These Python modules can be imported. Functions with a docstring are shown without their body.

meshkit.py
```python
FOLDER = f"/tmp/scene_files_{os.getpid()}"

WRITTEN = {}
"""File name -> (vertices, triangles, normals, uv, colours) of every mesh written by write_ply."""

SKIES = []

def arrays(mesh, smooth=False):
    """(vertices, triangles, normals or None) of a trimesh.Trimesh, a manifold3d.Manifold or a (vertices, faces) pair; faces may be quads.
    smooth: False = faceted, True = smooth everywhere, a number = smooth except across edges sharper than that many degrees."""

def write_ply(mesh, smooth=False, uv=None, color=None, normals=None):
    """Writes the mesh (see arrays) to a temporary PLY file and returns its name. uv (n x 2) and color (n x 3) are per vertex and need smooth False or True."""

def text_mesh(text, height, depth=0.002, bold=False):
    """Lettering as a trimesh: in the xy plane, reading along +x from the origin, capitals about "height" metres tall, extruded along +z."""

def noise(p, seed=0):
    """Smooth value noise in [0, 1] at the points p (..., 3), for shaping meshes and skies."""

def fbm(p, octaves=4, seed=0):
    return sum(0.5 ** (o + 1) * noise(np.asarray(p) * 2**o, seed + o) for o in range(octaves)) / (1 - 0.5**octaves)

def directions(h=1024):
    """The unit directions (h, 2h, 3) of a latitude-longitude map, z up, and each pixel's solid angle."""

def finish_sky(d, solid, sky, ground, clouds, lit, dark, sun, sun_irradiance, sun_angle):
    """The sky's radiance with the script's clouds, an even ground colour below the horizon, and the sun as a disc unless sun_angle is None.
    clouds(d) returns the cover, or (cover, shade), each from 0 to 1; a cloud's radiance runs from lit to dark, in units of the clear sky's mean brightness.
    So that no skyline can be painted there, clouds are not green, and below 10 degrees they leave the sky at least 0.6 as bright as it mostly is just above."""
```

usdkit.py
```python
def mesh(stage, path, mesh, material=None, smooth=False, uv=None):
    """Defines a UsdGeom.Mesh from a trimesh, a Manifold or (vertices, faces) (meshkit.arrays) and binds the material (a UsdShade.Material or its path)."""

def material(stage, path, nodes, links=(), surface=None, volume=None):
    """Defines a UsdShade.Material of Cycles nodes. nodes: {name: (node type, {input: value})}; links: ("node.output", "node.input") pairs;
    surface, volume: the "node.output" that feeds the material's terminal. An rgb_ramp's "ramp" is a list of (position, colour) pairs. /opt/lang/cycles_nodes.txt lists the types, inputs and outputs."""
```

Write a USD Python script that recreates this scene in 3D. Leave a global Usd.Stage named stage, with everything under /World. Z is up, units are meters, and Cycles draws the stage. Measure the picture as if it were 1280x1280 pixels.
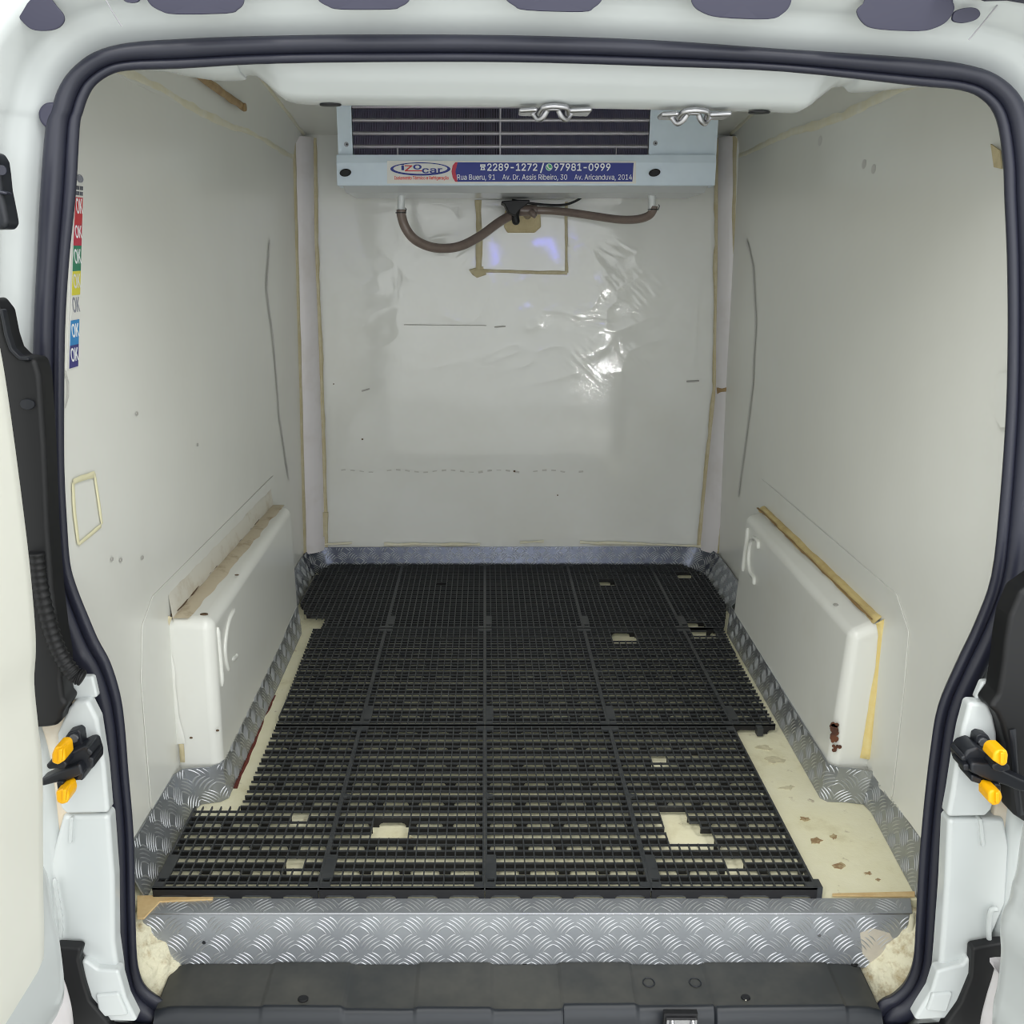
import math, random
import numpy as np, trimesh, manifold3d as m3, usdkit, meshkit
from shapely.geometry import Polygon, LineString, box as sbox, Point
from shapely import affinity
from pxr import Usd, UsdGeom, UsdLux, Gf, Sdf, UsdShade
stage = Usd.Stage.CreateInMemory()
W = UsdGeom.Xform.Define(stage, '/World')
rng = random.Random(7); nrg = np.random.default_rng(7)

# ---------------------------------------------------------------- camera, lights, exposure
F, CX, CY, CZ = 1180.0, 606.0, 640.0, 0.947          # focal length and principal point in pixels of 1280, eye height
TH = math.atan(330 / F); CT, ST = math.cos(TH), math.sin(TH)
cam = UsdGeom.Camera.Define(stage, '/World/camera')
cam.AddTranslateOp().Set((0, 0, CZ)); cam.AddRotateXOp().Set(90 - math.degrees(TH))
cam.CreateHorizontalApertureAttr(36.0); cam.CreateFocalLengthAttr(36.0 * F / 1280)
cam.CreateHorizontalApertureOffsetAttr(36.0 * (640 - CX) / 1280)
cam.CreateClippingRangeAttr((0.02, 200.0))
cam.CreateExposureAttr(-0.2)
dome = UsdLux.DomeLight.Define(stage, '/World/sky'); dome.CreateIntensityAttr(0.5); dome.CreateColorAttr((0.98, 1.0, 0.985))
def rect(name, loc, target, w, h, power, col=(1, 1, 1)):
    l = UsdLux.RectLight.Define(stage, '/World/' + name); l.CreateWidthAttr(w); l.CreateHeightAttr(h)
    l.CreateIntensityAttr(power); l.CreateColorAttr(col)
    m = Gf.Matrix4d(); m.SetLookAt(Gf.Vec3d(*loc), Gf.Vec3d(*target), Gf.Vec3d(0, 0, 1)); l.AddTransformOp().Set(m.GetInverse())
    return l
rect('shop_lamp', (-1.1, -.8, 2.9), (-.2, 1.7, 0.1), 0.5, 1.8, 15.0, (1, .99, .96))
rect('shop_lamp_001', (1.3, -.8, 2.9), (.3, 1.7, 0.1), 0.5, 1.8, 15.0, (1, .99, .96))
rect('added_front_fill', (.2, -4.2, .8), (.2, 2.0, .8), 8.0, 2.7, 1.75, (.96, 1, 1))  # added broad fill behind the eye, for frontal light and wall reflections
for k_, (p_, r_, i_) in enumerate((((1.15, -3.0, .10), .05, 260.0), ((.95, -3.2, -.12), .04, 220.0))):     # work lamps on the shop floor
    l_ = UsdLux.SphereLight.Define(stage, '/World/work_lamp' + ('' if not k_ else '_%03d' % k_)); l_.CreateRadiusAttr(r_); l_.CreateIntensityAttr(i_); l_.AddTranslateOp().Set(p_)

# ---------------------------------------------------------------- helpers
def ray(px, py):
    a, b = (px - CX) / F, (py - CY) / F
    return np.array([a, CT - b * ST, -ST - b * CT])
def at(px, py, x=None, y=None, z=None, pn=None):
    """The point of a world plane that is seen at a pixel of the 1280 frame (used to read sizes off the photograph)."""
    d, o = ray(px, py), np.array([0, 0, CZ])
    if pn is not None:
        p, n = np.asarray(pn[0], float), np.asarray(pn[1], float); t = np.dot(p - o, n) / np.dot(d, n)
    else:
        t = x / d[0] if x is not None else y / d[1] if y is not None else (z - CZ) / d[2]
    return o + t * d
def lin(c):
    c = np.asarray(c, float) / 255; return tuple(np.where(c <= .04045, c / 12.92, ((c + .055) / 1.055) ** 2.4))
used = {}
def numbered(parent, name):
    k = (parent, name); n = used.get(k, 0); used[k] = n + 1
    return name if n == 0 else f'{name}_{n:03d}'
def tag(p, label=None, cat=None, group=None, kind=None):
    p = p.GetPrim() if hasattr(p, 'GetPrim') else p
    for k, v in (('label', label), ('category', cat), ('group', group), ('kind', kind)):
        if v: p.SetCustomDataByKey(k, v)
    return p
def thing(name, label, cat, group=None, kind=None, loc=(0, 0, 0)):
    x = UsdGeom.Xform.Define(stage, '/World/' + numbered('/World', name)); x.AddTranslateOp().Set(Gf.Vec3d(*map(float, loc)))
    ORG[str(x.GetPath())] = np.array(loc, float)
    return tag(x, label, cat, group, kind)
ORG = {}
def obj(name, mesh, mat, parent=None, smooth=False, label=None, cat=None, kind=None, group=None):
    base = str(parent.GetPath()) if parent is not None else '/World'
    if hasattr(mesh, 'to_mesh'):
        mm = mesh.to_mesh(); mesh = trimesh.Trimesh(mm.vert_properties[:, :3], mm.tri_verts, process=False)
    elif isinstance(mesh, (list,)): mesh = trimesh.util.concatenate(mesh)
    elif isinstance(mesh, tuple):
        v, f = np.asarray(mesh[0], float), np.asarray(mesh[1], int)
        if f.shape[1] == 4: f = np.vstack([f[:, [0, 1, 2]], f[:, [0, 2, 3]]])
        mesh = trimesh.Trimesh(v, f, process=False)
    root = '/'.join(base.split('/')[:3])
    if root in ORG:
        mesh = mesh.copy(); mesh.vertices = mesh.vertices - ORG[root]
    m = usdkit.mesh(stage, base + '/' + numbered(base, name), mesh, mat, smooth)
    return tag(m, label, cat, group, kind)
T3 = trimesh
def bx(x0, x1, y0, y1, z0, z1):
    m = T3.creation.box([abs(x1 - x0), abs(y1 - y0), abs(z1 - z0)]); m.apply_translation([(x0 + x1) / 2, (y0 + y1) / 2, (z0 + z1) / 2]); return m
def frame(o, ux, uy, n=None):
    ux = np.asarray(ux, float); uy = np.asarray(uy, float); n = np.cross(ux, uy) if n is None else np.asarray(n, float)
    M = np.eye(4); M[:3, 0], M[:3, 1], M[:3, 2], M[:3, 3] = ux, uy, n, o; return M
def extr(poly, depth, M=None):
    ms = [T3.creation.extrude_polygon(g, depth, engine='earcut') for g in getattr(poly, 'geoms', [poly]) if g.area > 1e-10]
    m = T3.util.concatenate(ms)
    if M is not None:
        m.apply_transform(M)
    return m
def prism_y(pts_xz, y0, y1):
    """Outline in the x-z plane, extruded from y0 (front) to y1."""
    return extr(Polygon(pts_xz).buffer(0), y1 - y0, frame([0, y1, 0], [1, 0, 0], [0, 0, 1], [0, -1, 0]))
def prism_x(pts_yz, x0, x1):
    return extr(Polygon(pts_yz).buffer(0), x1 - x0, frame([x0, 0, 0], [0, 1, 0], [0, 0, 1], [1, 0, 0]))
def rprism_y(pts_xz, y0, y1, r=.004, k=4):
    """prism_y with a rounded rim on the front face, one smooth loft."""
    P = Polygon(pts_xz).buffer(0); q = P.buffer(-r * 1.05, join_style=1).buffer(r * 1.05, quad_segs=6)
    if q.geom_type != 'Polygon' or q.area < .5 * P.area: q = P.buffer(-r * .3).buffer(r * .3); q = q if q.geom_type == 'Polygon' else P
    ln = q.exterior.length; n = max(24, int(ln / .0025)); q = np.array([q.exterior.interpolate(ln * i / n).coords[0] for i in range(n)])
    if Polygon(q).exterior.is_ccw is False: q = q[::-1]
    t = np.roll(q, -1, 0) - np.roll(q, 1, 0); t /= np.linalg.norm(t, axis=1, keepdims=True) + 1e-12; nn = np.c_[-t[:, 1], t[:, 0]]
    rows = [(0, y1)] + [(r * (1 - math.cos(a)), y0 + r * (1 - math.sin(a))) for a in np.linspace(0, math.pi / 2, k + 1)]
    V = np.stack([np.c_[q[:, 0] + nn[:, 0] * d, np.full(n, y), q[:, 1] + nn[:, 1] * d] for d, y in rows], 1)
    side = grid(V, True); cap = np.array(V[:, -1]); pl = Polygon(cap[:, [0, 2]])
    v2, f2 = T3.creation.triangulate_polygon(pl if pl.is_valid else pl.buffer(0), engine='earcut')
    capm = T3.Trimesh(np.c_[v2[:, 0], np.full(len(v2), y0), v2[:, 1]], f2, process=False)
    if capm.face_normals[:, 1].mean() > 0: capm.faces = capm.faces[:, ::-1]
    m = T3.util.concatenate([side, capm]); m.merge_vertices()
    if side.face_normals[0] @ [nn[0, 0], 0, nn[0, 1]] > 0: pass
    return m
def hull(points, r, seg=16):
    return m3.Manifold.batch_hull([m3.Manifold.sphere(r, seg).translate(tuple(map(float, p))) for p in points])
def grid(P, closed_u=False):
    """P (n, m, 3) -> surface."""
    P = np.asarray(P, float); n, m = P.shape[:2]
    i, j = np.meshgrid(np.arange(n if closed_u else n - 1), np.arange(m - 1), indexing='ij'); i2 = (i + 1) % n
    q = np.stack([i * m + j, i2 * m + j, i2 * m + j + 1, i * m + j + 1], -1).reshape(-1, 4)
    return T3.Trimesh(P.reshape(-1, 3), np.vstack([q[:, [0, 1, 2]], q[:, [0, 2, 3]]]), process=False)
def slab(P, off):
    """The surface P with its back moved by off, closed round the rim: a solid sheet."""
    P = np.asarray(P, float); n, m = P.shape[:2]; Q = P + np.asarray(off, float)
    a, b = grid(P), grid(Q); b.faces = b.faces[:, ::-1]
    rim = [(i, 0) for i in range(n)] + [(n - 1, j) for j in range(1, m)] + [(i, m - 1) for i in range(n - 2, -1, -1)] + [(0, j) for j in range(m - 2, 0, -1)]
    R = np.array([[P[i, j], Q[i, j]] for i, j in rim + rim[:1]])
    return T3.util.concatenate([a, b, grid(R)])
def catmull(pts, n):
    p = np.asarray(pts, float); p = np.vstack([2 * p[0] - p[1], p, 2 * p[-1] - p[-2]]); out = []
    for i in range(1, len(p) - 2):
        for t in np.linspace(0, 1, n, endpoint=False):
            a, b, c, d = p[i - 1:i + 3]
            out.append(.5 * (2 * b + (c - a) * t + (2 * a - 5 * b + 4 * c - d) * t * t + (3 * b - a - 3 * c + d) * t ** 3))
    return np.array(out + [p[-2]])
def tube(pts, r, sides=10, caps=True):
    p = np.asarray(pts, float); r = np.broadcast_to(np.asarray(r, float), (len(p),))
    t = np.gradient(p, axis=0); t /= np.linalg.norm(t, axis=1, keepdims=True) + 1e-12
    a = np.cross(t[0], [0, 0, 1.] if abs(t[0][2]) < .9 else [1., 0, 0]); a /= np.linalg.norm(a); A = []
    for k in range(len(p)):
        a = a - t[k] * np.dot(a, t[k]); a /= np.linalg.norm(a); A.append(a)
    A = np.array(A); B = np.cross(t, A); ang = np.arange(sides + 1) * 2 * np.pi / sides
    v = p[:, None] + r[:, None, None] * (np.cos(ang)[None, :, None] * A[:, None] + np.sin(ang)[None, :, None] * B[:, None])
    if caps: v = np.concatenate([np.repeat(p[:1, None], sides + 1, 1), v, np.repeat(p[-1:, None], sides + 1, 1)])
    m = grid(v); m.faces = m.faces[:, ::-1]; m.merge_vertices(); return m
def ribbon(path, nrm, width, height, jit=.25, seed=0, n=5, step=.012):
    """A bead of sealant: a low flattened ridge along the path, of uneven width; nrm points out of the wall."""
    p = np.asarray(path, float); L = np.r_[0, np.cumsum(np.linalg.norm(np.diff(p, axis=0), axis=1))]
    s = np.linspace(0, L[-1], max(3, int(L[-1] / step))); p = np.stack([np.interp(s, L, p[:, k]) for k in range(3)], 1)
    t = np.gradient(p, axis=0); t /= np.linalg.norm(t, axis=1, keepdims=True); nn = np.broadcast_to(np.asarray(nrm, float), p.shape)
    nn = nn / np.linalg.norm(nn, axis=1, keepdims=True); b = np.cross(nn, t); b /= np.linalg.norm(b, axis=1, keepdims=True) + 1e-9
    nz = meshkit.fbm(np.c_[s * 22, np.full_like(s, seed * 3.7), s * 0], 3, seed) - .5
    nz2 = meshkit.fbm(np.c_[s * 22, np.full_like(s, seed * 3.7 + 9), s * 0], 3, seed + 5) - .5
    w = width * (1 + jit * 2 * nz); c = width * jit * .8 * nz2
    cols = []
    for u in np.linspace(-1, 1, n):
        cols.append(p + b * (c + u * w / 2)[:, None] + nn * ((height * (1 - u * u) - .0006 * (abs(u) > .99)) * (1 + jit * nz) * np.minimum(1, np.minimum(s, s[-1] - s) / .008) - .0003)[:, None])
    return grid(np.stack(cols, 1))
def text(s, height, M, depth=.0004, bold=False, width=None, squeeze=None):
    m = meshkit.text_mesh(s, height, depth, bold)
    m.apply_translation([-m.bounds[0][0], 0, 0])
    if width: m.apply_scale([width / m.bounds[1][0], 1, 1])
    m.apply_transform(M); return m
def disc(c, n, rx, ry, depth, ux=(1, 0, 0), seg=24, taper=1.0):
    """A low elliptical button whose face looks along n, standing out by depth."""
    n = np.asarray(n, float) / np.linalg.norm(n); ux = np.asarray(ux, float); ux = ux - n * np.dot(ux, n); ux /= np.linalg.norm(ux); uy = np.cross(n, ux)
    a = np.linspace(0, 2 * np.pi, seg, endpoint=False); rows = []
    for k, h in ((1, 0), (1, .7), (.93 * taper, 1), (.0, 1)):
        rows.append(np.asarray(c) + k * (rx * np.cos(a)[:, None] * ux + ry * np.sin(a)[:, None] * uy) + h * depth * n)
    P = np.stack(rows, 1); m = grid(P, True); m.merge_vertices(); return m

# ---------------------------------------------------------------- materials
L = '/World/Looks/'
def mat(name, col, rough=.5, metal=0., coat=0., bump=None, vary=None, spec=.5, extra=None):
    """Principled material; bump = (scale, strength, distance); vary = (scale, second colour, low, high)."""
    nodes = {'p': ('principled_bsdf', {'base_color': lin(col), 'roughness': rough, 'metallic': metal, 'coat_weight': coat, 'coat_roughness': .08, 'specular_ior_level': spec})}
    links = []
    nodes['g'] = ('geometry', {})
    if vary:
        nodes['n'] = ('noise_texture', {'scale': vary[0], 'detail': 6., 'roughness': .65}); nodes['r'] = ('rgb_ramp', {'ramp': [(vary[2], lin(col)), (vary[3], lin(vary[1]))]})
        links += [('g.position', 'n.vector'), ('n.fac', 'r.fac'), ('r.color', 'p.base_color')]
    if bump:
        nodes['bn'] = ('noise_texture', {'scale': bump[0], 'detail': 4.}); nodes['b'] = ('bump', {'strength': bump[1], 'distance': bump[2]})
        links += [('g.position', 'bn.vector'), ('bn.fac', 'b.height'), ('b.normal', 'p.normal')]
    return usdkit.material(stage, L + name, nodes, links, surface='p.BSDF')
M = {}
M['gelcoat'] = mat('gelcoat', (231, 232, 226), .24, bump=(9, .05, .02), vary=(2.2, (228, 228, 221), .35, .75))
M['gelcoat_back'] = mat('gelcoat_back', (231, 232, 228), .085, vary=(3.0, (223, 223, 216), .4, .8), spec=.5); M['gelcoat_patch'] = mat('gelcoat_patch', (229, 230, 228), .055)
M['trim'] = mat('trim_white', (226, 222, 224), .3, vary=(8, (214, 208, 206), .5, .8))
M['box'] = mat('moulded_white', (226, 227, 221), .26, bump=(14, .04, .01), vary=(5, (219, 218, 208), .5, .85))
M['paint'] = mat('van_paint', (201, 206, 206), .25, coat=.4)
M['paint_dirty'] = mat('van_paint_dusty', (214, 196, 170), .5, vary=(14, (222, 215, 200), .35, .65))
M['door'] = mat('door_white', (230, 230, 220), .35, bump=(5, .05, .02))
M['sealant'] = mat('sealant', (190, 178, 142), .5, vary=(26, (204, 196, 168), .4, .7), bump=(70, .3, .003))
M['sealant_pale'] = mat('sealant_pale', (222, 217, 192), .5, vary=(20, (228, 226, 212), .4, .7))
M['sealant_brown'] = mat('sealant_brown', (150, 122, 84), .55, vary=(30, (176, 152, 106), .4, .7))
M['grime'] = mat('grime', (196, 184, 160), .6, vary=(16, (150, 130, 100), .52, .72), bump=(60, .3, .004))
M['crack'] = mat('crack_dirt', (92, 72, 52), .8)
M['rust'] = mat('rust', (104, 62, 40), .85, vary=(60, (70, 44, 34), .4, .6))
M['redlead'] = mat('old_red_paint', (112, 48, 36), .7, vary=(40, (84, 50, 42), .4, .7))
def floor_mat():
    n = {'g': ('geometry', {}), 'n': ('noise_texture', {'scale': 9., 'detail': 8., 'roughness': .7}), 'n2': ('noise_texture', {'scale': 34., 'detail': 5., 'roughness': .6}),
         'r': ('rgb_ramp', {'ramp': [(.3, lin((246, 242, 214))), (.55, lin((242, 237, 204))), (.75, lin((220, 211, 172)))]}),
         'r2': ('rgb_ramp', {'ramp': [(.64, (0, 0, 0)), (.74, (.7, .7, .7))]}),
         'm': ('mix_color', {'a': (0, 0, 0), 'b': lin((140, 112, 82))}), 'b': ('bump', {'strength': .35, 'distance': .006}),
         'p': ('principled_bsdf', {'roughness': .55})}
    return usdkit.material(stage, L + 'floor_resin', n, [('g.position', 'n.vector'), ('g.position', 'n2.vector'), ('n.fac', 'r.fac'), ('n2.fac', 'r2.fac'), ('r.color', 'm.a'), ('r2.color', 'm.fac'), ('m.result', 'p.base_color'), ('n.fac', 'b.height'), ('b.normal', 'p.normal')], surface='p.BSDF')
M['floor'] = floor_mat()
M['foam'] = mat('foam', (224, 219, 192), .8, vary=(46, (168, 148, 108), .5, .72), bump=(70, .6, .012))
M['wood'] = mat('wood_edge', (220, 192, 142), .6, vary=(40, (206, 172, 120), .4, .7))
M['alu'] = mat('aluminium', (162, 166, 171), .40, metal=.5, vary=(7, (146, 150, 156), .4, .7)); M['alu_bar_highlight'] = mat('aluminium_highlight', (190, 193, 197), .42, metal=.75); M['alu_kick'] = mat('aluminium_kick', (166, 170, 175), .40, metal=.75, vary=(7, (148, 152, 156), .4, .7))  # tread bars: highlight put into a lighter metal colour
M['alu_darkened'] = mat('aluminium_darkened', (104, 109, 122), .36, metal=.8, vary=(7, (90, 95, 108), .4, .7))  # dark reflection of the floor grid put into the base colour
M['alu_smear'] = mat('dried_glue', (196, 188, 172), .6, vary=(22, (176, 170, 160), .4, .7))
M['grate'] = mat('grate_plastic', (48, 51, 54), .45, vary=(30, (58, 60, 62), .4, .7)); M['grate_shaded'] = mat('grate_plastic_shaded', (13, 13, 17), .6)  # ribs: shade below the grid put into a darker plastic colour
M['rubber'] = mat('seal_rubber', (34, 36, 50), .42, bump=(90, .05, .002))
M['plug'] = mat('plug_rubber', (46, 46, 66), .5)
M['black'] = mat('black_plastic', (26, 29, 36), .45)
M['black_lo'] = mat('black_matt', (8, 9, 13), .55)
M['sill'] = mat('sill_plastic', (52, 54, 54), .55, vary=(6, (80, 79, 74), .42, .72))
M['sill_dark'] = mat('sill_edge_plastic', (32, 36, 42), .45)
M['unit'] = mat('unit_casing', (214, 228, 240), .35, vary=(10, (206, 220, 233), .4, .7))
M['tray'] = mat('drip_tray', (198, 202, 206), .22)
M['fin'] = mat('coil_fins', (112, 110, 134), .5, metal=.2)
M['tube'] = mat('coil_tube', (168, 166, 172), .35, metal=.8)
M['steel'] = mat('zinc_steel', (190, 190, 194), .25, metal=1.)
M['bolt'] = mat('bolt_steel', (150, 152, 158), .4, metal=.9)
M['yellow'] = mat('yellow_plastic', (250, 184, 8), .4)
M['hose'] = mat('hose_vinyl', (126, 112, 104), .3, vary=(30, (112, 98, 92), .4, .7))
M['white_pipe'] = mat('white_pipe', (222, 226, 226), .35)
M['tan'] = mat('foam_plug', (204, 190, 152), .8, vary=(30, (186, 170, 130), .4, .7), bump=(80, .4, .006))
M['concrete'] = mat('concrete', (206, 206, 202), .7, vary=(3, (194, 194, 190), .4, .7))
INK = {k: mat('ink_' + k, c, .45) for k, c in dict(blue=(38, 52, 138), white=(238, 240, 242), red=(196, 52, 60), crimson=(188, 48, 72), green=(46, 128, 96), yellow=(214, 206, 60), sky=(48, 134, 196), navy=(58, 56, 124), grey=(136, 138, 150), dark=(70, 72, 84), orange=(226, 60, 44), leaf=(60, 170, 120), paper=(222, 222, 218)).items()}

# ---------------------------------------------------------------- the setting
YB = 2.75                                                  # back wall
def XL(z): return -.541 + .030 * max(0, (z - .07)) / 1.15  # left wall leans in a little towards the roof
def XR(y, z): return .676 + .028 * (y - 1.48) / 1.27 - .022 * max(0, (z - .07)) / 1.15
ZT = 1.185                                                 # where walls meet the roof cove
def ZC(y): return 1.31 if y < 2.2 else 1.31 - .068 * (y - 2.2) / .56
ground = obj('ground', slab(np.array([[[x, y, -.62] for y in (-9, 9)] for x in (-9, 9)]), (0, 0, -.05)), M['concrete'], label='grey concrete ground under the open van', cat='ground', kind='structure')

wl = thing('wall_left', 'glossy white moulded lining on the left side of the cargo bay', 'wall', kind='structure')
ys, zs = np.linspace(1.131, 2.77, 60), np.linspace(-.09, ZT, 50)
def wav(y, z, s): return .0035 * (meshkit.fbm(np.array([y * 3.1, z * 3.1, s]), 3, s) - .5)
Pl = np.array([[[XL(z) + wav(y, z, 1), y, z] for z in zs] for y in ys])
obj('panel', slab(Pl, (-.03, 0, 0)), M['gelcoat'], wl, True)
wr = thing('wall_right', 'glossy white moulded lining on the right side of the cargo bay', 'wall', kind='structure')
Pr = np.array([[[XR(y, z) - wav(y, z, 2), y, z] for z in zs] for y in ys[::-1]])
obj('panel', slab(Pr, (.03, 0, 0)), M['gelcoat'], wr, True)

wb = thing('wall_back', 'shiny crumpled white panel closing the far end of the cargo bay', 'wall', kind='structure')
nx, nz = 420, 420
X, Z = np.meshgrid(np.linspace(-.56, .73, nx), np.linspace(-.05, 1.30, nz), indexing='ij')
def backdisp(X, Z):
    p = np.stack([X, Z, 0 * X], -1)
    d = .0040 * (meshkit.fbm(p * 2.6, 2, 3) - .5)
    reg = lambda cx, cz, rx, rz: np.exp(-(((X - cx) / rx) ** 2 + ((Z - cz) / rz) ** 2) ** 2)
    q = np.stack([X * 6 + Z * 3, Z * 11 - X * 4, 0 * X], -1)
    ridge = np.clip(1 - np.abs(2 * meshkit.fbm(q, 2, 11) - 1) * 2.4, 0, 1) ** 2
    d += .0013 * reg(.30, .78, .25, .20) * ridge + .0010 * reg(-.10, .84, .30, .22) * ridge
    for cx, cz, rx, rz, ang, amp, sd in ((.30, .945, .16, .030, 60, 1.0, 1), (.36, .85, .12, .045, 40, 1.1, 2), (.30, .76, .16, .045, 80, 1.2, 3), (.36, .64, .11, .06, 45, 1.2, 4), (-.08, .90, .12, .05, -40, .8, 5), (-.04, .78, .07, .05, 20, .9, 6), (-.24, .72, .05, .18, 5, .7, 7), (.46, .82, .05, .08, 45, 1.0, 8), (.10, .90, .12, .06, 10, .6, 9)):
        a = math.radians(ang); u, v = X * math.cos(a) + Z * math.sin(a), -X * math.sin(a) + Z * math.cos(a)
        mask = reg(cx, cz, rx, rz) * np.clip(meshkit.fbm(np.stack([X * 14, Z * 14, 0 * X + 5 + sd], -1), 2, 30 + sd) * 4 - 1.7, 0, 1)
        d += amp * .0016 * mask * (meshkit.fbm(np.stack([u * 130, v * 22, 0 * X + sd], -1), 2, 60 + sd) - .5)
    return d
Pb = np.stack([X, YB - backdisp(X, Z), Z], -1)
obj('panel', slab(Pb, (0, .03, 0)), M['gelcoat_back'], wb, True)

ce = thing('ceiling', 'white moulded roof lining with sealed seams along its edges', 'ceiling', kind='structure')
yc = [1.2, 1.6, 2.0, 2.2, 2.4, 2.6, 2.775]
Pc = np.array([[[x, y, ZC(y)] for x in (-.488, -.2, .2, .664)] for y in yc])
obj('panel', slab(Pc, (0, 0, .03)), M['gelcoat'], ce)
for sgn in (-1, 1):
    P = []
    for y in yc:
        a = np.array([XL(ZT) if sgn < 0 else XR(y, ZT), y, ZT - .006]); b = np.array([-.487 if sgn < 0 else .663, y, ZC(y) + .004])
        P.append([a, a * .5 + b * .5 + np.array([.006 * sgn, 0, 0]), b])
    P = np.array(P); P = P if sgn < 0 else P[::-1]
    obj('cove', slab(P, (.03 * sgn, 0, 0)), M['gelcoat'], ce, True)
zb = lambda pts, z=None: pts
# sealant seams of the roof
for k, sgn in enumerate((-1, 1)):
    pth = [[(XL(ZT) if sgn < 0 else XR(y, ZT)), y, ZT + .004 * math.sin(y * 9)] for y in np.linspace(1.2, 2.74, 12)]
    obj('sealant_bead', ribbon(pth, (-sgn, 0, -.15), .020, .0018, .35, 21 + k), M['sealant_pale'], ce, True)
    pth = [[(-.489 if sgn < 0 else .665), y, ZC(y) - .003] for y in np.linspace(1.3, 2.74, 12)]
    obj('sealant_bead', ribbon(pth, (-sgn * .6, 0, -1), .010, .003, .35, 23 + k), M['sealant_pale'], ce, True)

fl = thing('floor', 'pale yellow resin cargo floor, stained and scuffed, under the black tiles', 'floor', kind='structure')
xs, ys2 = np.linspace(-.55, .735, 90), np.linspace(1.2125, 2.765, 90)
Pf = np.array([[[x, y, .0004 + .0018 * (meshkit.fbm(np.array([x * 30, y * 30, 3.]), 3, 4) - .6)] for y in ys2] for x in xs])
obj('slab', slab(Pf, (0, 0, -.08)), M['floor'], fl, True)
def lump(pts, amp, seed, res=.006):
    h = m3.Manifold.hull_points(np.asarray(pts, float)).refine_to_length(res).to_mesh(); v = np.array(h.vert_properties[:, :3], float)
    d = np.stack([meshkit.fbm(v * 55, 3, seed + k) - .5 for k in range(3)], 1)
    return T3.Trimesh(v + amp * 2 * d, h.tri_verts, process=False)
yR = 1.181
obj('foam_filler', lump([(-.56, 1.132, -.02), (-.56, 1.2, -.01), (-.50, 1.2, -.006), (-.507, 1.178, -.012), (-.505, 1.15, -.03), (-.56, 1.132, -.14), (-.46, 1.132, -.14), (-.44, 1.18, -.13), (-.45, 1.19, -.09), (-.52, 1.134, -.03)], .008, 31), M['foam'], fl, True, label='crumbling cream foam edge at the left end of the step')
obj('foam_filler', lump([(.70, 1.132, -.02), (.70, 1.2, -.004), (.625, 1.2, -.004), (.640, 1.178, -.012), (.632, 1.16, -.04), (.70, 1.132, -.14), (.57, 1.132, -.14), (.55, 1.18, -.13), (.57, 1.19, -.09), (.65, 1.134, -.03)], .005, 37), M['foam'], fl, True, label='cream foam edge at the right end of the step')
a = at(182, 1126, z=.001); b = at(266, 1128, z=.001)
obj('wood_strip', extr(Polygon([at(172, 1124, z=0)[:2], at(268, 1122, z=0)[:2], at(266, 1128, z=0)[:2], at(200, 1131, z=0)[:2], at(180, 1152, z=0)[:2], at(172, 1152, z=0)[:2]]), .003, frame([0, 0, .0035], [1, 0, 0], [0, 1, 0])), M['wood'], fl)
obj('wood_strip', extr(Polygon([at(1040, 1120.5, z=0)[:2], at(1143, 1118, z=0)[:2], at(1143, 1124, z=0)[:2], at(1040, 1123, z=0)[:2]]), .002, frame([0, 0, .0035], [1, 0, 0], [0, 1, 0])), M['wood'], fl)
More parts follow.
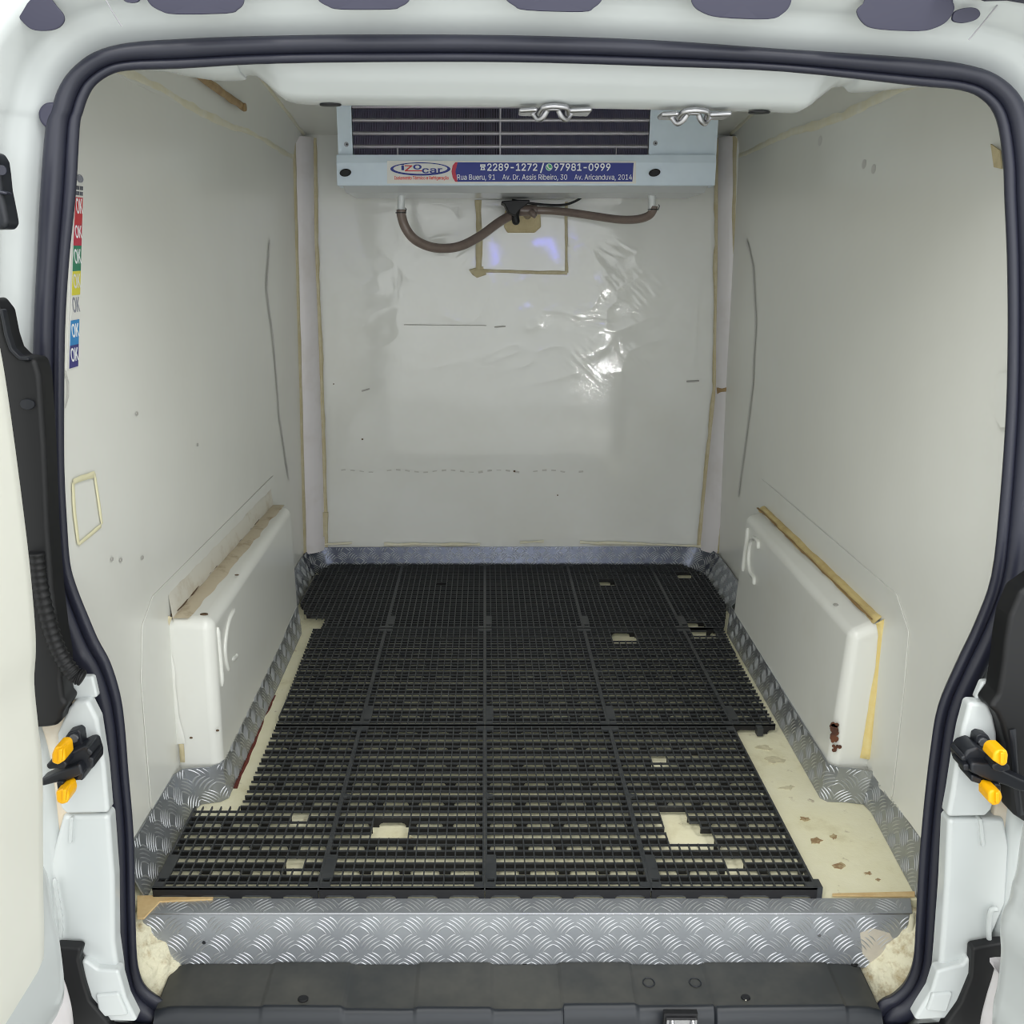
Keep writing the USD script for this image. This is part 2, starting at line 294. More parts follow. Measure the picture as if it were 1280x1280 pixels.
# red paint left showing along the foot of the left wheel box
rp = [at(q[0], q[1], z=.002) for q in ((291, 985), (303, 958), (318, 922), (330, 893), (342, 868))]
obj('red_paint', ribbon(np.array(rp) + [.002, 0, -.001], (0, 0, 1), .008, .0015, .9, 41, step=.006), M['redlead'], fl, True, label='streak of old dark red paint')

for cx, cy, rx, ry, sd, mk in ((1006, 1024, 7, 3, 1, 'stain'), (1020, 1052, 7, 4, 2, 'stain'), (1050, 1083, 8, 3.5, 3, 'stain'), (1043, 1046, 5, 3, 4, 'stain'), (1098, 1100, 3, 2, 5, 'stain'), (985, 985, 10, 3, 6, 'scuffs'), (970, 950, 12, 4, 7, 'scuffs'), (955, 935, 9, 3, 8, 'scuffs'), (1085, 1092, 4, 2, 9, 'stain')):
    q = [tuple(at(cx + rx * (1 + .5 * rng.uniform(-1, 1)) * math.cos(a), cy + ry * (1 + .5 * rng.uniform(-1, 1)) * math.sin(a), z=.0)[:2]) for a in np.linspace(0, 2 * math.pi, 14)[:-1]]
    obj('stain', extr(Polygon(q).buffer(0), .0008, frame([0, 0, .0000], [1, 0, 0], [0, 1, 0])), M.setdefault(mk, mat(mk, (158, 128, 92) if mk == 'stain' else (206, 198, 166), .7, vary=(90, (196, 180, 140) if mk == 'stain' else (222, 214, 182), .45, .6))), fl)
# corner posts
def traced(pts, **k): return [at(*q, **k) for q in pts]
t1 = thing('trim_1', 'narrow white corner post left of the far panel', 'corner trim', kind='structure')
def post(pa, pb, n=24):
    """pa: path of the wall-side edge, pb: path of the far-panel edge, same heights; bulges slightly."""
    pa, pb = np.asarray(pa), np.asarray(pb); s = np.linspace(0, 1, n)
    A = np.stack([np.interp(s, np.linspace(0, 1, len(pa)), pa[:, k]) for k in range(3)], 1); B = np.stack([np.interp(s, np.linspace(0, 1, len(pb)), pb[:, k]) for k in range(3)], 1)
    return A, B
def post_mesh(A, B, out):
    P = np.stack([A * (1 - u) + B * u + np.asarray(out) * 4 * u * (1 - u) for u in np.linspace(0, 1, 7)], 1)
    return slab(P, -2.2 * np.asarray(out))
zz = np.linspace(1.235, .062, 24)
Aq = np.array([[XL(z) + .004, 2.695, z] for z in zz])
bl = [at(q[0], q[1], y=YB - .006) for q in ((393, 180), (394, 300), (399, 420), (403, 540), (406, 640), (407, 690))]
Bq = np.array([[np.interp(-z, [-p[2] for p in bl], [p[0] for p in bl]), YB - .006, z] for z in zz])
obj('post', post_mesh(Aq, Bq, (.007, -.008, 0)), M['trim'], t1, True)
obj('sealant_bead', ribbon(Bq[:] + [.002, -.002, 0], (.2, -1, 0), .013, .003, .4, 51), M['sealant'], t1, True)
obj('sealant_bead', ribbon(Aq[:] + [-.001, -.004, 0], (1, -.4, 0), .017, .003, .3, 52), M['sealant'], t1, True)
smear = [at(q[0], q[1], y=YB - .014) for q in ((390, 636), (402, 640), (410, 641), (409, 668), (404, 671), (397, 660))]
obj('sealant_smear', prism_y([(p[0], p[2]) for p in smear], YB - .017, YB - .005), M['sealant'], t1, label='blob of tan sealant at the foot of the post')
t2 = thing('trim_2', 'narrow white corner post right of the far panel, cracked halfway up', 'corner trim', kind='structure')
br = [at(q[0], q[1], y=YB - .006) for q in ((897, 180), (896, 330), (894, 440), (894, 490), (886, 560), (880, 620), (874, 690))]
Bq = np.array([[np.interp(-z, [-p[2] for p in br], [p[0] for p in br]), YB - .006, z] for z in zz])
ar = [at(q[0], q[1], y=2.70) for q in ((917, 180), (917, 330), (916, 490), (910, 560), (905, 620), (898, 690))]
Aq = np.array([[np.interp(-z, [-p[2] for p in ar], [p[0] for p in ar]), 2.70, z] for z in zz])
obj('post', post_mesh(Bq, Aq, (-.007, -.008, 0)), M['trim'], t2, True)
obj('filler_strip', slab(np.stack([Aq, np.array([[XR(2.69, z) + .004, 2.69, z] for z in zz])], 1), (0, .03, 0)), M['gelcoat'], t2, True)
obj('sealant_bead', ribbon(Bq[:] + [-.002, -.002, 0], (-.2, -1, 0), .013, .003, .4, 53), M['sealant'], t2, True)
obj('sealant_bead', ribbon(Aq[:] + [.004, -.002, 0], (-.3, -1, 0), .014, .003, .35, 54), M['sealant'], t2, True)
c0, c1 = at(896, 488, y=2.728), at(918, 487, y=2.69)
obj('sealant_bead', ribbon(np.linspace(c0, c1, 8), (-.4, -1, 0), .018, .005, .4, 55, step=.004), M['sealant_brown'], t2, True, label='brown sealant across the crack')
# square patch, foam plug and marks of the far panel
def onb(px, py, e=.004): return at(px, py, y=YB - e)
sq = [onb(*q, e=.0062) for q in ((601, 250), (708, 250), (708, 341), (601, 340))]
Pq = np.array([[sq[0] * (1 - u) * (1 - v) + sq[1] * u * (1 - v) + sq[3] * (1 - u) * v + sq[2] * u * v for v in np.linspace(0, 1, 12)] for u in np.linspace(0, 1, 12)])
Pq[:, :, 1] -= .0002 * np.sin(np.linspace(0, np.pi, 12))[:, None] * np.sin(np.linspace(0, np.pi, 12))[None]
obj('patch_panel', slab(Pq[:, ::-1], (0, .004, 0)), M['gelcoat_patch'], wb, True, label='square glossy repair patch')
for pts, w, sd in ((((598, 250), (599, 300), (598, 341)), .016, 61), (((594, 338), (650, 340), (709, 341)), .010, 62), (((708, 252), (708, 341)), .008, 63)):
    obj('sealant_bead', ribbon([onb(*q, e=.008) for q in pts], (0, -1, 0), w, .003, .4, sd), M['sealant'], wb, True)
for px, py, r, sd in ((596, 339, .012, 64),):
    obj('sealant_smear', lump([onb(px + dx, py + dy, .006) - [0, e, 0] for dx, dy, e in ((-10, -2, 0), (8, -6, 0), (12, 4, 0), (0, 8, 0), (-6, 4, 0), (0, 0, .006))], .002, sd, .003), M['sealant'], wb, True)
pp = [onb(*q) for q in ((631, 262), (675, 262), (676, 284), (668, 291), (634, 291), (630, 284))]
obj('foam_plug', rprism_y([(p[0], p[2]) for p in pp], YB - .022, YB - .002, .006), M['tan'], wb, label='tan foam plug around the pipe hole')
for px, py, rx, rz in ((643, 589, .0035, .003), (453, 549, .003, .0025), (697, 619, .0025, .002), (417, 480, .002, .002)):
    obj('dark_speck', disc(onb(px, py, .004), (0, -1, 0), rx, rz, .0012, seg=10), M['crack'], wb)
for a, b, w in (((452, 489), (462, 486), .0035), ((858, 477), (874, 476), .004), ((618, 409), (632, 408), .003), ((505, 406), (608, 407), .0016)):
    obj('scuff_shade_mark', ribbon(np.linspace(onb(*a), onb(*b), 5), (0, -1, 0), w, .0006, .5, 66, step=.004), M['dark_scuff'] if 'dark_scuff' in M else M.setdefault('dark_scuff', mat('scuff', (172, 170, 165), .6)), wb)
pb = [onb(q, 589 + 1.5 * math.sin(q), .004) for q in np.linspace(415, 752, 60)]
for k in range(0, 56, 2):
    if rng.random() < .8: obj('scuff_shade_mark', ribbon([pb[k], pb[k] * .4 + pb[k + 1] * .6, pb[k + 1]], (0, -1, 0), .0025 + .003 * rng.random(), .0005, .8, 70 + k, step=.003), M.setdefault('faint_line', mat('faint_line', (196, 194, 188), .5)), wb)
for q0, q1 in (((405, 681), (440, 679)), ((480, 680), (600, 681)), ((650, 679), (680, 677)), ((725, 678), (880, 683))):
    obj('sealant_bead', ribbon(np.linspace(onb(*q0, e=.012), onb(*q1, e=.012), 12), (0, -1, .2), .008, .003, .8, q0[0]), M['sealant_pale'], wb, True)

# ---- left wall: yellow outline, crack, marks
def onl(px, py, e=.003):
    p = at(px, py, x=-.52)
    for _ in range(4): p = at(px, py, x=XL(p[2]) + wav(p[1], p[2], 1) + e)
    return p
def onr(px, py, e=.003):
    p = at(px, py, x=.67)
    for _ in range(6): p = at(px, py, x=XR(p[1], p[2]) - wav(p[1], p[2], 2) - e)
    return p
for pts, w, sd in ((((92, 603), (94, 640), (99, 680)), .008, 81), (((92, 603), (106, 597), (119, 593)), .008, 82), (((119, 592), (124, 625), (128, 655)), .005, 83), (((99, 681), (112, 670), (127, 657)), .005, 84)):
    obj('sealant_bead', ribbon([onl(*q) for q in pts], (1, 0, 0), w, .0007, .5, sd, step=.006), M.setdefault('outline_yellow', mat('outline_yellow', (224, 219, 184), .5)), wl, True)
obj('scuff_shade_mark', ribbon([onl(*q) for q in ((82, 463), (86, 475), (86, 495), (82, 510))], (1, 0, 0), .0018, .0006, .3, 85), M['dark_scuff'], wl)
for px, py in ((171, 517), (247, 556), (140, 699), (151, 700), (178, 697)):
    obj('dark_speck', disc(onl(px, py, .002), (1, 0, 0), .004, .003, .001, ux=(0, 1, 0), seg=10), M['dark_scuff'], wl)
sp = [onl(*q) for q in ((248, 94), (262, 104), (280, 117), (296, 128), (307, 136))]
sp = [at(q[0], q[1], x=-.497) for q in ((246, 92), (262, 104), (280, 117), (296, 128), (306, 135))]
obj('sealant_bead', ribbon(sp, (1, 0, -.2), .015, .004, .25, 88), M['sealant_brown'], ce, True, label='thick brown strip of hardened sealant')
obj('dark_speck', disc(at(305, 134, x=-.494), (1, 0, 0), .010, .008, .004, ux=(0, 1, 0)), M['sealant_brown'], ce)
# ---- right wall: tan tag, oval
tp = [onr(*q, e=.003) for q in ((1240, 180), (1251, 188), (1253, 211), (1244, 209))]
obj('tape', slab(np.array([[tp[0], tp[1]], [tp[3], tp[2]]]), (-.002, 0, 0)), M['tan'], wr, label='tan scrap of tape by the door opening')
ov = [onr(*q, e=.002) for q in ((1256, 470), (1251, 482), (1250, 505), (1252, 522), (1257, 530), (1266, 530), (1266, 470))]
obj('recess_cover', extr(Polygon([(p[1], p[2]) for p in ov]).buffer(.004), .004, frame([XR(1.2, .8) - .003, 0, 0], [0, 1, 0], [0, 0, 1], [-1, 0, 0])), M['box'], wr, label='pale grey oval cover at the door edge')
obj('sealant_bead', ribbon([onr(*q) for q in ((1243, 702), (1241, 715), (1243, 730))], (-1, 0, 0), .010, .002, .5, 91, step=.005), M['sealant'], wr, True)
for px, py, r in ((1025, 176, .012), (1080, 205, .010), (1092, 211, .010)):
    obj('dark_speck', disc(onr(px, py, .0004), (-1, 0, 0), r, r * .8, .0002, ux=(0, 1, 0)), M.setdefault('faint', mat('faint_mark', (198, 197, 193), .4)), wr)
obj('scuff_shade_mark', ribbon([onr(*q) for q in ((932, 300), (940, 330), (944, 400), (940, 480), (930, 560), (922, 620))], (-1, 0, 0), .012, .0009, .4, 93), M['faint'], wr, True)  # shading of a wall dent put in as a faint grey ribbon
obj('scuff_shade_mark', ribbon([onl(*q) for q in ((338, 300), (334, 360), (342, 420), (350, 520), (362, 600))], (1, 0, 0), .012, .0009, .4, 94), M['faint'], wl, True)  # left wall dent, its shading likewise painted as a grey ribbon

# ---------------------------------------------------------------- tread plate: kick strips and the step
def orient(m, n):
    if (m.face_normals @ n).mean() < 0: m.faces = m.faces[:, ::-1]
    return m
def strip(parent, B, Tp, th=.0025, matn='alu_kick', name='plate', cell=.032, seed=0, keep=None, lift=.0010):
    """A sheet from the lower polyline B to the upper polyline Tp, with the five-bar tread raised on its face."""
    B, Tp = np.asarray(B, float), np.asarray(Tp, float)
    s = np.r_[0, np.cumsum(np.linalg.norm(np.diff(B, axis=0), axis=1))]; H = np.linalg.norm(Tp - B, axis=1).mean()
    face = slab(np.stack([B, Tp], 1), (0, 0, 0)); 
    def mp(u, v):
        b = np.stack([np.interp(u, s, B[:, k]) for k in range(3)], -1); t = np.stack([np.interp(u, s, Tp[:, k]) for k in range(3)], -1)
        return b + (t - b) * np.clip(v / H, 0, 1)[..., None]
    def nr(u, v):
        e = .002; du = mp(u + e, v) - mp(u - e, v); dv = mp(u, v + e) - mp(u, v - e); n = np.cross(du, dv); return n / (np.linalg.norm(n, axis=-1, keepdims=True) + 1e-12)
    us = np.unique(np.r_[s, np.arange(0, s[-1], .02)]); vs = np.linspace(0, H, 4)
    U, V = np.meshgrid(us, vs, indexing='ij'); P = mp(U, V); N = nr(np.clip(U, .003, s[-1] - .003), np.clip(V, .003, H - .003))
    obj(name, slab(P, -th * N), M[matn], parent, 35)
    bars = []
    for i in range(-1, int(s[-1] / cell) + 2):
        for j in range(-1, int(H / cell) + 2):
            cu, cv = (i + .5) * cell, (j + .35) * cell; sg = 1 if (i + j) % 2 else -1
            d = np.array([1, sg]) / math.sqrt(2); q = np.array([-sg, 1]) / math.sqrt(2)
            for k in range(-2, 3):
                hl = .0148 - .0011 * k * k * .8; st = np.linspace(-1, 1, 7); a = []
                cu2, cv2 = cu + q[0] * k * .0062, cv + q[1] * k * .0062
                bow = (1 - st ** 2) * .0022
                c = np.stack([cu2 + d[0] * hl * st + q[0] * bow, cv2 + d[1] * hl * st + q[1] * bow], 1)
                ok = (c[:, 0] > .002) & (c[:, 0] < s[-1] - .002) & (c[:, 1] > .001) & (c[:, 1] < H - .001)
                if keep is not None: ok &= np.array([keep(u, v) for u, v in c])
                if ok.sum() < 3: continue
                c = c[ok]; w = (.0014 * np.sqrt(np.clip(1 - st[ok] ** 2, .04, 1)))
                rows = []
                for e in (-1, -.35, .35, 1):
                    u, v = c[:, 0] + q[0] * w * e, c[:, 1] + q[1] * w * e
                    rows.append(mp(u, v) + nr(np.clip(u, .003, s[-1] - .003), np.clip(v, .003, H - .003)) * (lift * (abs(e) < .9) * np.sqrt(np.clip(1 - st[ok] ** 2, .1, 1)) + .0001)[:, None])
                bars.append(orient(grid(np.stack(rows, 1)), nr(np.array([min(max(cu, .004), s[-1] - .004)]), np.array([min(max(cv, .004), H - .004)]))[0]))
    if bars: obj('tread', bars, M['alu_bar_highlight'], parent, True, kind='stuff')
    return mp, nr
def arc(c, r, a0, a1, n=6): return [(c[0] + r * math.cos(a), c[1] + r * math.sin(a)) for a in np.linspace(math.radians(a0), math.radians(a1), n)]
def lift(pts, z): return [(x, y, z) for x, y in pts]
KH = .072
bl_ = thing('baseboard_left', 'bent aluminium tread plate kick strip along the left wall and wheel box', 'kick plate', kind='structure')
lo = [(-.511, 1.215), (-.509, 1.440), (-.500, 1.466), (-.468, 1.474), (-.457, 1.486), (-.4665, 2.235), (-.476, 2.262), (-.505, 2.30), (-.512, 2.36), (-.512, 2.64)]
hi = [(-.538, 1.215), (-.536, 1.446), (-.527, 1.464), (-.482, 1.470), (-.464, 1.484), (-.4745, 2.245), (-.488, 2.272), (-.53, 2.31), (-.537, 2.36), (-.537, 2.64)]
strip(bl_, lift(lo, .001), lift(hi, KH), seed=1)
br_ = thing('baseboard_right', 'bent aluminium tread plate kick strip along the right wall and wheel box', 'kick plate', kind='structure')
lo = [(.656, 2.64), (.656, 2.36), (.648, 2.30), (.630, 2.262), (.617, 2.235), (.5985, 1.486), (.608, 1.474), (.640, 1.472), (.668, 1.466), (.672, 1.44), (.652, 1.215)]
hi = [(.692, 2.64), (.690, 2.36), (.684, 2.31), (.645, 2.272), (.624, 2.245), (.6035, 1.484), (.620, 1.468), (.655, 1.464), (.674, 1.455), (.676, 1.43), (.669, 1.215)]
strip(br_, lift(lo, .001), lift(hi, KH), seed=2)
bb_ = thing('baseboard_back', 'darkened aluminium tread plate kick strip along the foot of the far panel', 'kick plate', kind='structure')
lo = [(-.512, 2.62)] + arc((-.452, 2.672), .060, 180, 90)[::1] + arc((.596, 2.672), .060, 90, 0) + [(.656, 2.62)]
hi = [(-.537, 2.62)] + arc((-.477, 2.680), .060, 180, 90) + arc((.622, 2.680), .070, 90, 0) + [(.692, 2.62)]
hi = [(x, y + (.002 if .0 else 0)) for x, y in hi]
strip(bb_, lift(lo, .001), lift(hi, .069), matn='alu_darkened', seed=3)
st_ = thing('trim_3', 'bright aluminium tread plate step bent over the front edge of the floor', 'step plate', kind='structure')
# riser: outline traced on its plane, bottom corners cut
r0, r1 = at(178, 1151, y=yR), at(1140, 1142, y=yR)
x0, x1 = r0[0], r1[0]
def keep_riser(u, v):
    x, z = x0 + u, v - .094
    if x < -.495 and z < -.06 - (x + .508) * 1.4 - .002: return False
    if x > .598 and z < -.088 + (x - .598) * 2.3 + .002: return False
    return True
outline = [(x0, .0), (x0 + .003, -.058), (x0 + .024, -.0935), (-.30, -.094), (.30, -.094), (.56, -.0945), (.598, -.092), (.618, -.055), (x1, .0)]
obj('plate', prism_y(outline, yR, yR + .0025), M['alu'], st_)
n0 = used.copy()
def strip_tread(parent, o, ux, uy, n, Wd, Ht, keep, matn, cell=.032, du=0., dv=0.):
    bars = []
    for i in range(-1, int(Wd / cell) + 2):
        for j in range(-1, int(Ht / cell) + 2):
            cu, cv = (i + .5) * cell + du, (j + .35) * cell + dv; sg = 1 if (i + j) % 2 else -1
            d = np.array([1, sg]) / math.sqrt(2); q = np.array([-sg, 1]) / math.sqrt(2)
            for k in range(-2, 3):
                hl = .0148 - .0009 * k * k; stt = np.linspace(-1, 1, 7)
                bow = (1 - stt ** 2) * .0022
                c = np.stack([cu + q[0] * (k * .0062 + bow) + d[0] * hl * stt, cv + q[1] * (k * .0062 + bow) + d[1] * hl * stt], 1)
                ok = (c[:, 0] > .002) & (c[:, 0] < Wd - .002) & (c[:, 1] > .001) & (c[:, 1] < Ht - .001) & np.array([keep(u, v) for u, v in c])
                if ok.sum() < 3: continue
                c = c[ok]; sq_ = np.sqrt(np.clip(1 - stt[ok] ** 2, .05, 1)); rows = []
                for e in (-1, -.35, .35, 1):
                    uv = c + q[None] * (.0014 * sq_ * e)[:, None]
                    rows.append(o + uv[:, :1] * ux + uv[:, 1:] * uy + n * (.0008 * (abs(e) < .9) * sq_ + .0001)[:, None])
                bars.append(orient(grid(np.stack(rows, 1)), n))
    obj('tread', bars, M['alu_bar_highlight'], parent, True, kind='stuff')
A3 = np.array
strip_tread(st_, A3([x0, yR, -.094]), A3([1, 0, 0.]), A3([0, 0, 1.]), A3([0, -1, 0.]), x1 - x0, .092, keep_riser, 'alu')
tq = [at(*q, z=.0015) for q in ((186, 1128), (1136, 1121), (1140, 1141.5), (178, 1150.5))]
obj('top_plate', extr(Polygon([tuple(p[:2]) for p in ([(tq[0][0], 1.2135), (tq[1][0], 1.2135), (x1, yR), (x0, yR)])]), .0025, frame([0, 0, .0008], [1, 0, 0], [0, 1, 0])), M['alu'], st_)
strip_tread(st_, A3([x0, yR, .0034]), A3([1, 0, 0.]), A3([0, 1, 0.]), A3([0, 0, 1.]), x1 - x0, .032, lambda u, v: v * .3 < u < x1 - x0 - v * .2, 'alu', dv=.004)
obj('bent_edge', tube([[x, yR + .0014, .0012] for x in np.linspace(x0, x1, 20)], .0018, 8), M['steel'], st_, True)
for px, py, mm in ((255, 1178, 'black'), (1024, 1169, 'steel')):
    obj('screw_hole' if mm == 'black' else 'rivet', disc(at(px, py, y=yR), (0, -1, 0), .0028, .0028, .0012, seg=14), M[mm], st_)
gl = [at(*q, y=yR) for q in ((1075, 1166), (1090, 1160), (1112, 1166), (1122, 1185), (1112, 1204), (1092, 1208), (1078, 1192))]
obj('glue_smear', prism_y([(p[0], p[2]) for p in gl], yR - .0006, yR + .0005), M['alu_smear'], st_, label='dull dried glue smear')
obj('sealant_bead', ribbon([at(*q, y=yR - .004) for q in ((1141, 1142), (1139, 1160), (1132, 1180), (1126, 1194), (1120, 1203))], (.4, -1, 0), .010, .004, .6, 96, step=.004), M['sealant_pale'], st_, True)

# ---------------------------------------------------------------- wheel boxes
def wheel_box(side):
    if side < 0:
        w = thing('wheel_arch_box', 'white moulded box over the left wheel arch with a grimy cracked top seam', 'wheel arch cover')
        top = [(-.459, 1.481, .344), (-.480, 2.262, .331), (-.528, 1.481, .346), (-.528, 2.262, .331)]; bot = [(-.4655, 1.481, -.03), (-.4755, 2.262, -.03), (-.528, 1.481, -.03), (-.528, 2.262, -.03)]
        s = 1
    else:
        w = thing('wheel_arch_box', 'white moulded box over the right wheel arch with a thick yellow sealant edge', 'wheel arch cover')
        top = [(.619, 1.481, .326), (.636, 2.222, .324), (.668, 1.481, .340), (.680, 2.222, .330)]; bot = [(.603, 1.481, -.03), (.618, 2.222, -.03), (.668, 1.481, -.03), (.680, 2.222, -.03)]
        s = -1
    r = .020; pts = []
    for p in top + bot:
        x, y, z = p; inner = (x > -.5 and side < 0) or (x < .65 and side > 0)
        pts.append((x - s * r if inner else x, y + r if y < 1.6 else y - r, z - r if z > .1 else z))
    obj('cover', hull(pts, r, 28), M['box'], w, 40)
    # moulded flange lying on the wall
    wallx = lambda y, z: (XL(z) if side < 0 else XR(y, z))
    out = [(1.352, .30), (1.372, .375), (1.42, .400), (2.30, .385), (2.325, .36), (2.33, .08), (1.352, .08)] if side < 0 else [(1.385, .27), (1.39, .36), (1.44, .395), (2.27, .385), (2.30, .36), (2.30, .08), (1.385, .08)]
    P = Polygon(out).buffer(.012)
    f = extr(P, .0012, None); v = f.vertices; T = f.subdivide_to_size(.12); v = T.vertices.copy()
    T.vertices = np.stack([[wallx(a, b) + s * (c + .0005 + abs(wav(a, b, 1 if side < 0 else 2))) for a, b, c in v], v[:, 0], v[:, 1]], 1).reshape(-1, 3) if False else np.array([[wallx(a, b) + s * (c + .0012), a, b] for a, b, c in v])
    if side > 0: T.faces = T.faces[:, ::-1]
    obj('flange', T, M['box'], w)
    X = lambda p: p
    # IC raised on the inner face
    if side < 0:
        xin = lambda y, z: -.459 - .0210 * (y - 1.481) / .78 - .0065 * (1 - z / .344) * (1 - (y - 1.481) / .78)
        st = [((271, 784), (273, 806), (277, 857)), ((292, 763), (285, 782), (281, 800), (281, 818), (284, 839)), ((295, 819), (290, 824))]
        stc = [[(271, 784), (273, 806), (275, 830), (277, 857)], [(292, 762), (285, 776), (281, 795), (280, 814), (282, 829), (285, 838)], [(295, 818), (293, 822), (289, 824)]]
    else:
        xin = lambda y, z: .619 + .017 * (y - 1.481) / .74 - .016 * (1 - z / .326)
        stc = [[(935, 660), (934, 675), (931, 695), (929, 714)], [(948, 686), (948, 678), (944, 673), (940, 675), (937, 686), (936, 700), (938, 715), (943, 723), (943, 731)]]
    for c in stc:
        q = []
        for px, py in c:
            p = at(px, py, x=xin(1.6, .25))
            for _ in range(6): p = at(px, py, x=xin(p[1], p[2]))
            q.append(p)
        q = catmull(np.array(q), 4); obj('raised_letter', tube(q + [s * .0005, 0, 0], np.r_[.003, np.full(len(q) - 2, .0052), .003], 8), M['box'], w, True)
    return w, wallx, s
wbl, wx, s = wheel_box(-1)
# sealant of the left box: grimy smear and crack along the top seam, yellow runs down the front
zt = lambda y: .346 - .015 * (y - 1.48) / .78
top_seam = [(wx(y, zt(y)) + .002, y, zt(y) + .001) for y in np.linspace(1.485, 2.27, 14)]
obj('grime_smear', ribbon([(p[0] + .014, p[1], p[2] - .001) for p in top_seam], (0, 0, 1), .040, .003, .25, 101, n=7), M['grime'], wbl, True, label='brown grime on the box top')
obj('grime_smear', ribbon([(p[0] + .004, p[1], p[2] + .018) for p in top_seam], (1, 0, .1), .050, .002, .3, 102, n=7), M.setdefault('grime_pale', mat('grime_pale', (208, 205, 194), .5, vary=(14, (184, 172, 150), .52, .75))), wbl, True, label='pale sealant smear on the wall above the box')
obj('crack', ribbon([(p[0] + .004, p[1], p[2] + .002 + .002 * rng.random()) for p in top_seam], (.7, 0, .7), .0045, .003, .8, 103, step=.006), M['crack'], wbl, label='dark crack in the seam')
def fr(px, py, e=.002): return at(px, py, y=1.481 - e)
obj('sealant_bead', ribbon([fr(*q) for q in ((211, 770), (207, 780), (207, 792), (209, 806))], (-.2, -1, 0), .012, .004, .3, 104, step=.005), M['sealant'], wbl, True)
obj('sealant_bead', ribbon([fr(*q) for q in ((226, 930), (227, 942), (228, 953))], (0, -1, 0), .009, .003, .2, 105, step=.005), M['sealant'], wbl, True)
obj('sealant_bead', ribbon([fr(*q) for q in ((208, 806), (213, 850), (219, 895), (226, 930))], (0, -1, 0), .014, .0012, .4, 106), M['box'], wbl, True)
for px, py, k in ((255, 768, 0), (296, 719, 0)):
    obj('screw_hole', disc(at(px, py, z=.344 - .01 * k), (0, 0, 1), .007 if px < 280 else .004, .005 if px < 280 else .003, .0012, seg=14), M['crack'], wbl)
for px, py in ((239, 922), (272, 913)):
    obj('chip', disc(fr(px, py, -.0004), (0, -1, 0), .003, .002, .0012, seg=8), M['crack'], wbl)
wbr, wx, s = wheel_box(1)
zt = lambda y: .340 - .010 * (y - 1.48) / .74
b1 = [np.array((wx(y, zt(y)) - .008, y, zt(y) + .003)) for y in np.linspace(2.235, 1.484, 16)]
b2 = [fr(*q) + [-.010, -.002, 0] for q in ((1109, 779), (1111, 796), (1108, 830), (1102, 870), (1095, 905), (1088, 948))]
obj('sealant_bead', ribbon(b1, (-.7, 0, .7), .019, .006, .35, 111, step=.008), M.setdefault('sealant_mid', mat('sealant_mid', (206, 186, 128), .5, vary=(18, (186, 160, 104), .45, .7))), wbr, True, label='thick yellow sealant along the box top')
obj('sealant_bead', ribbon([b1[-1] + np.array([-.002, -.012, .002])] + b2, (-.35, -1, .1), .017, .005, .25, 112, step=.008), M.setdefault('sealant_yellow', mat('sealant_yellow', (228, 204, 132), .45, vary=(22, (232, 216, 160), .4, .7))), wbr, True, label='yellow sealant down the box front')
obj('crack', ribbon([(p[0] - .010, p[1], p[2] + .001) for p in b1], (-.3, 0, 1), .004, .0015, .9, 113, step=.006), M.setdefault('crack_brown', mat('crack_brown', (140, 112, 70), .7)), wbr)
def blot(cx, cy, rx, ry, n, sd):
    r_ = random.Random(sd); g = None
    for k in range(n):
        p = fr(cx + rx * r_.uniform(-1, 1), cy + ry * r_.uniform(-1, 1)); b = Point(p[0], p[2]).buffer(r_.uniform(.0022, .0042), quad_segs=3); g = b if g is None else g.union(b)
    return g
for cx, cy, rx, ry, n, sd, lb in ((1043, 917, 3.2, 10, 46, 3, 'brown rusty chip in the paint'), (1045, 936, 5, 3, 7, 8, None), (1044, 906, 2.5, 2, 4, 5, None)):
    obj('rust_patch', extr(blot(cx, cy, rx, ry, n, sd), .0016, frame([0, 1.4815, 0], [1, 0, 0], [0, 0, 1], [0, -1, 0])), M['rust'], wbr, label=lb)
for px, py in ((1045, 756), (1067, 774), (1059, 744)):
    obj('chip', disc(at(px, py, z=.3255), (0, 0, 1), .005, .006, .0012, seg=9), M['dark_scuff'], wbr)

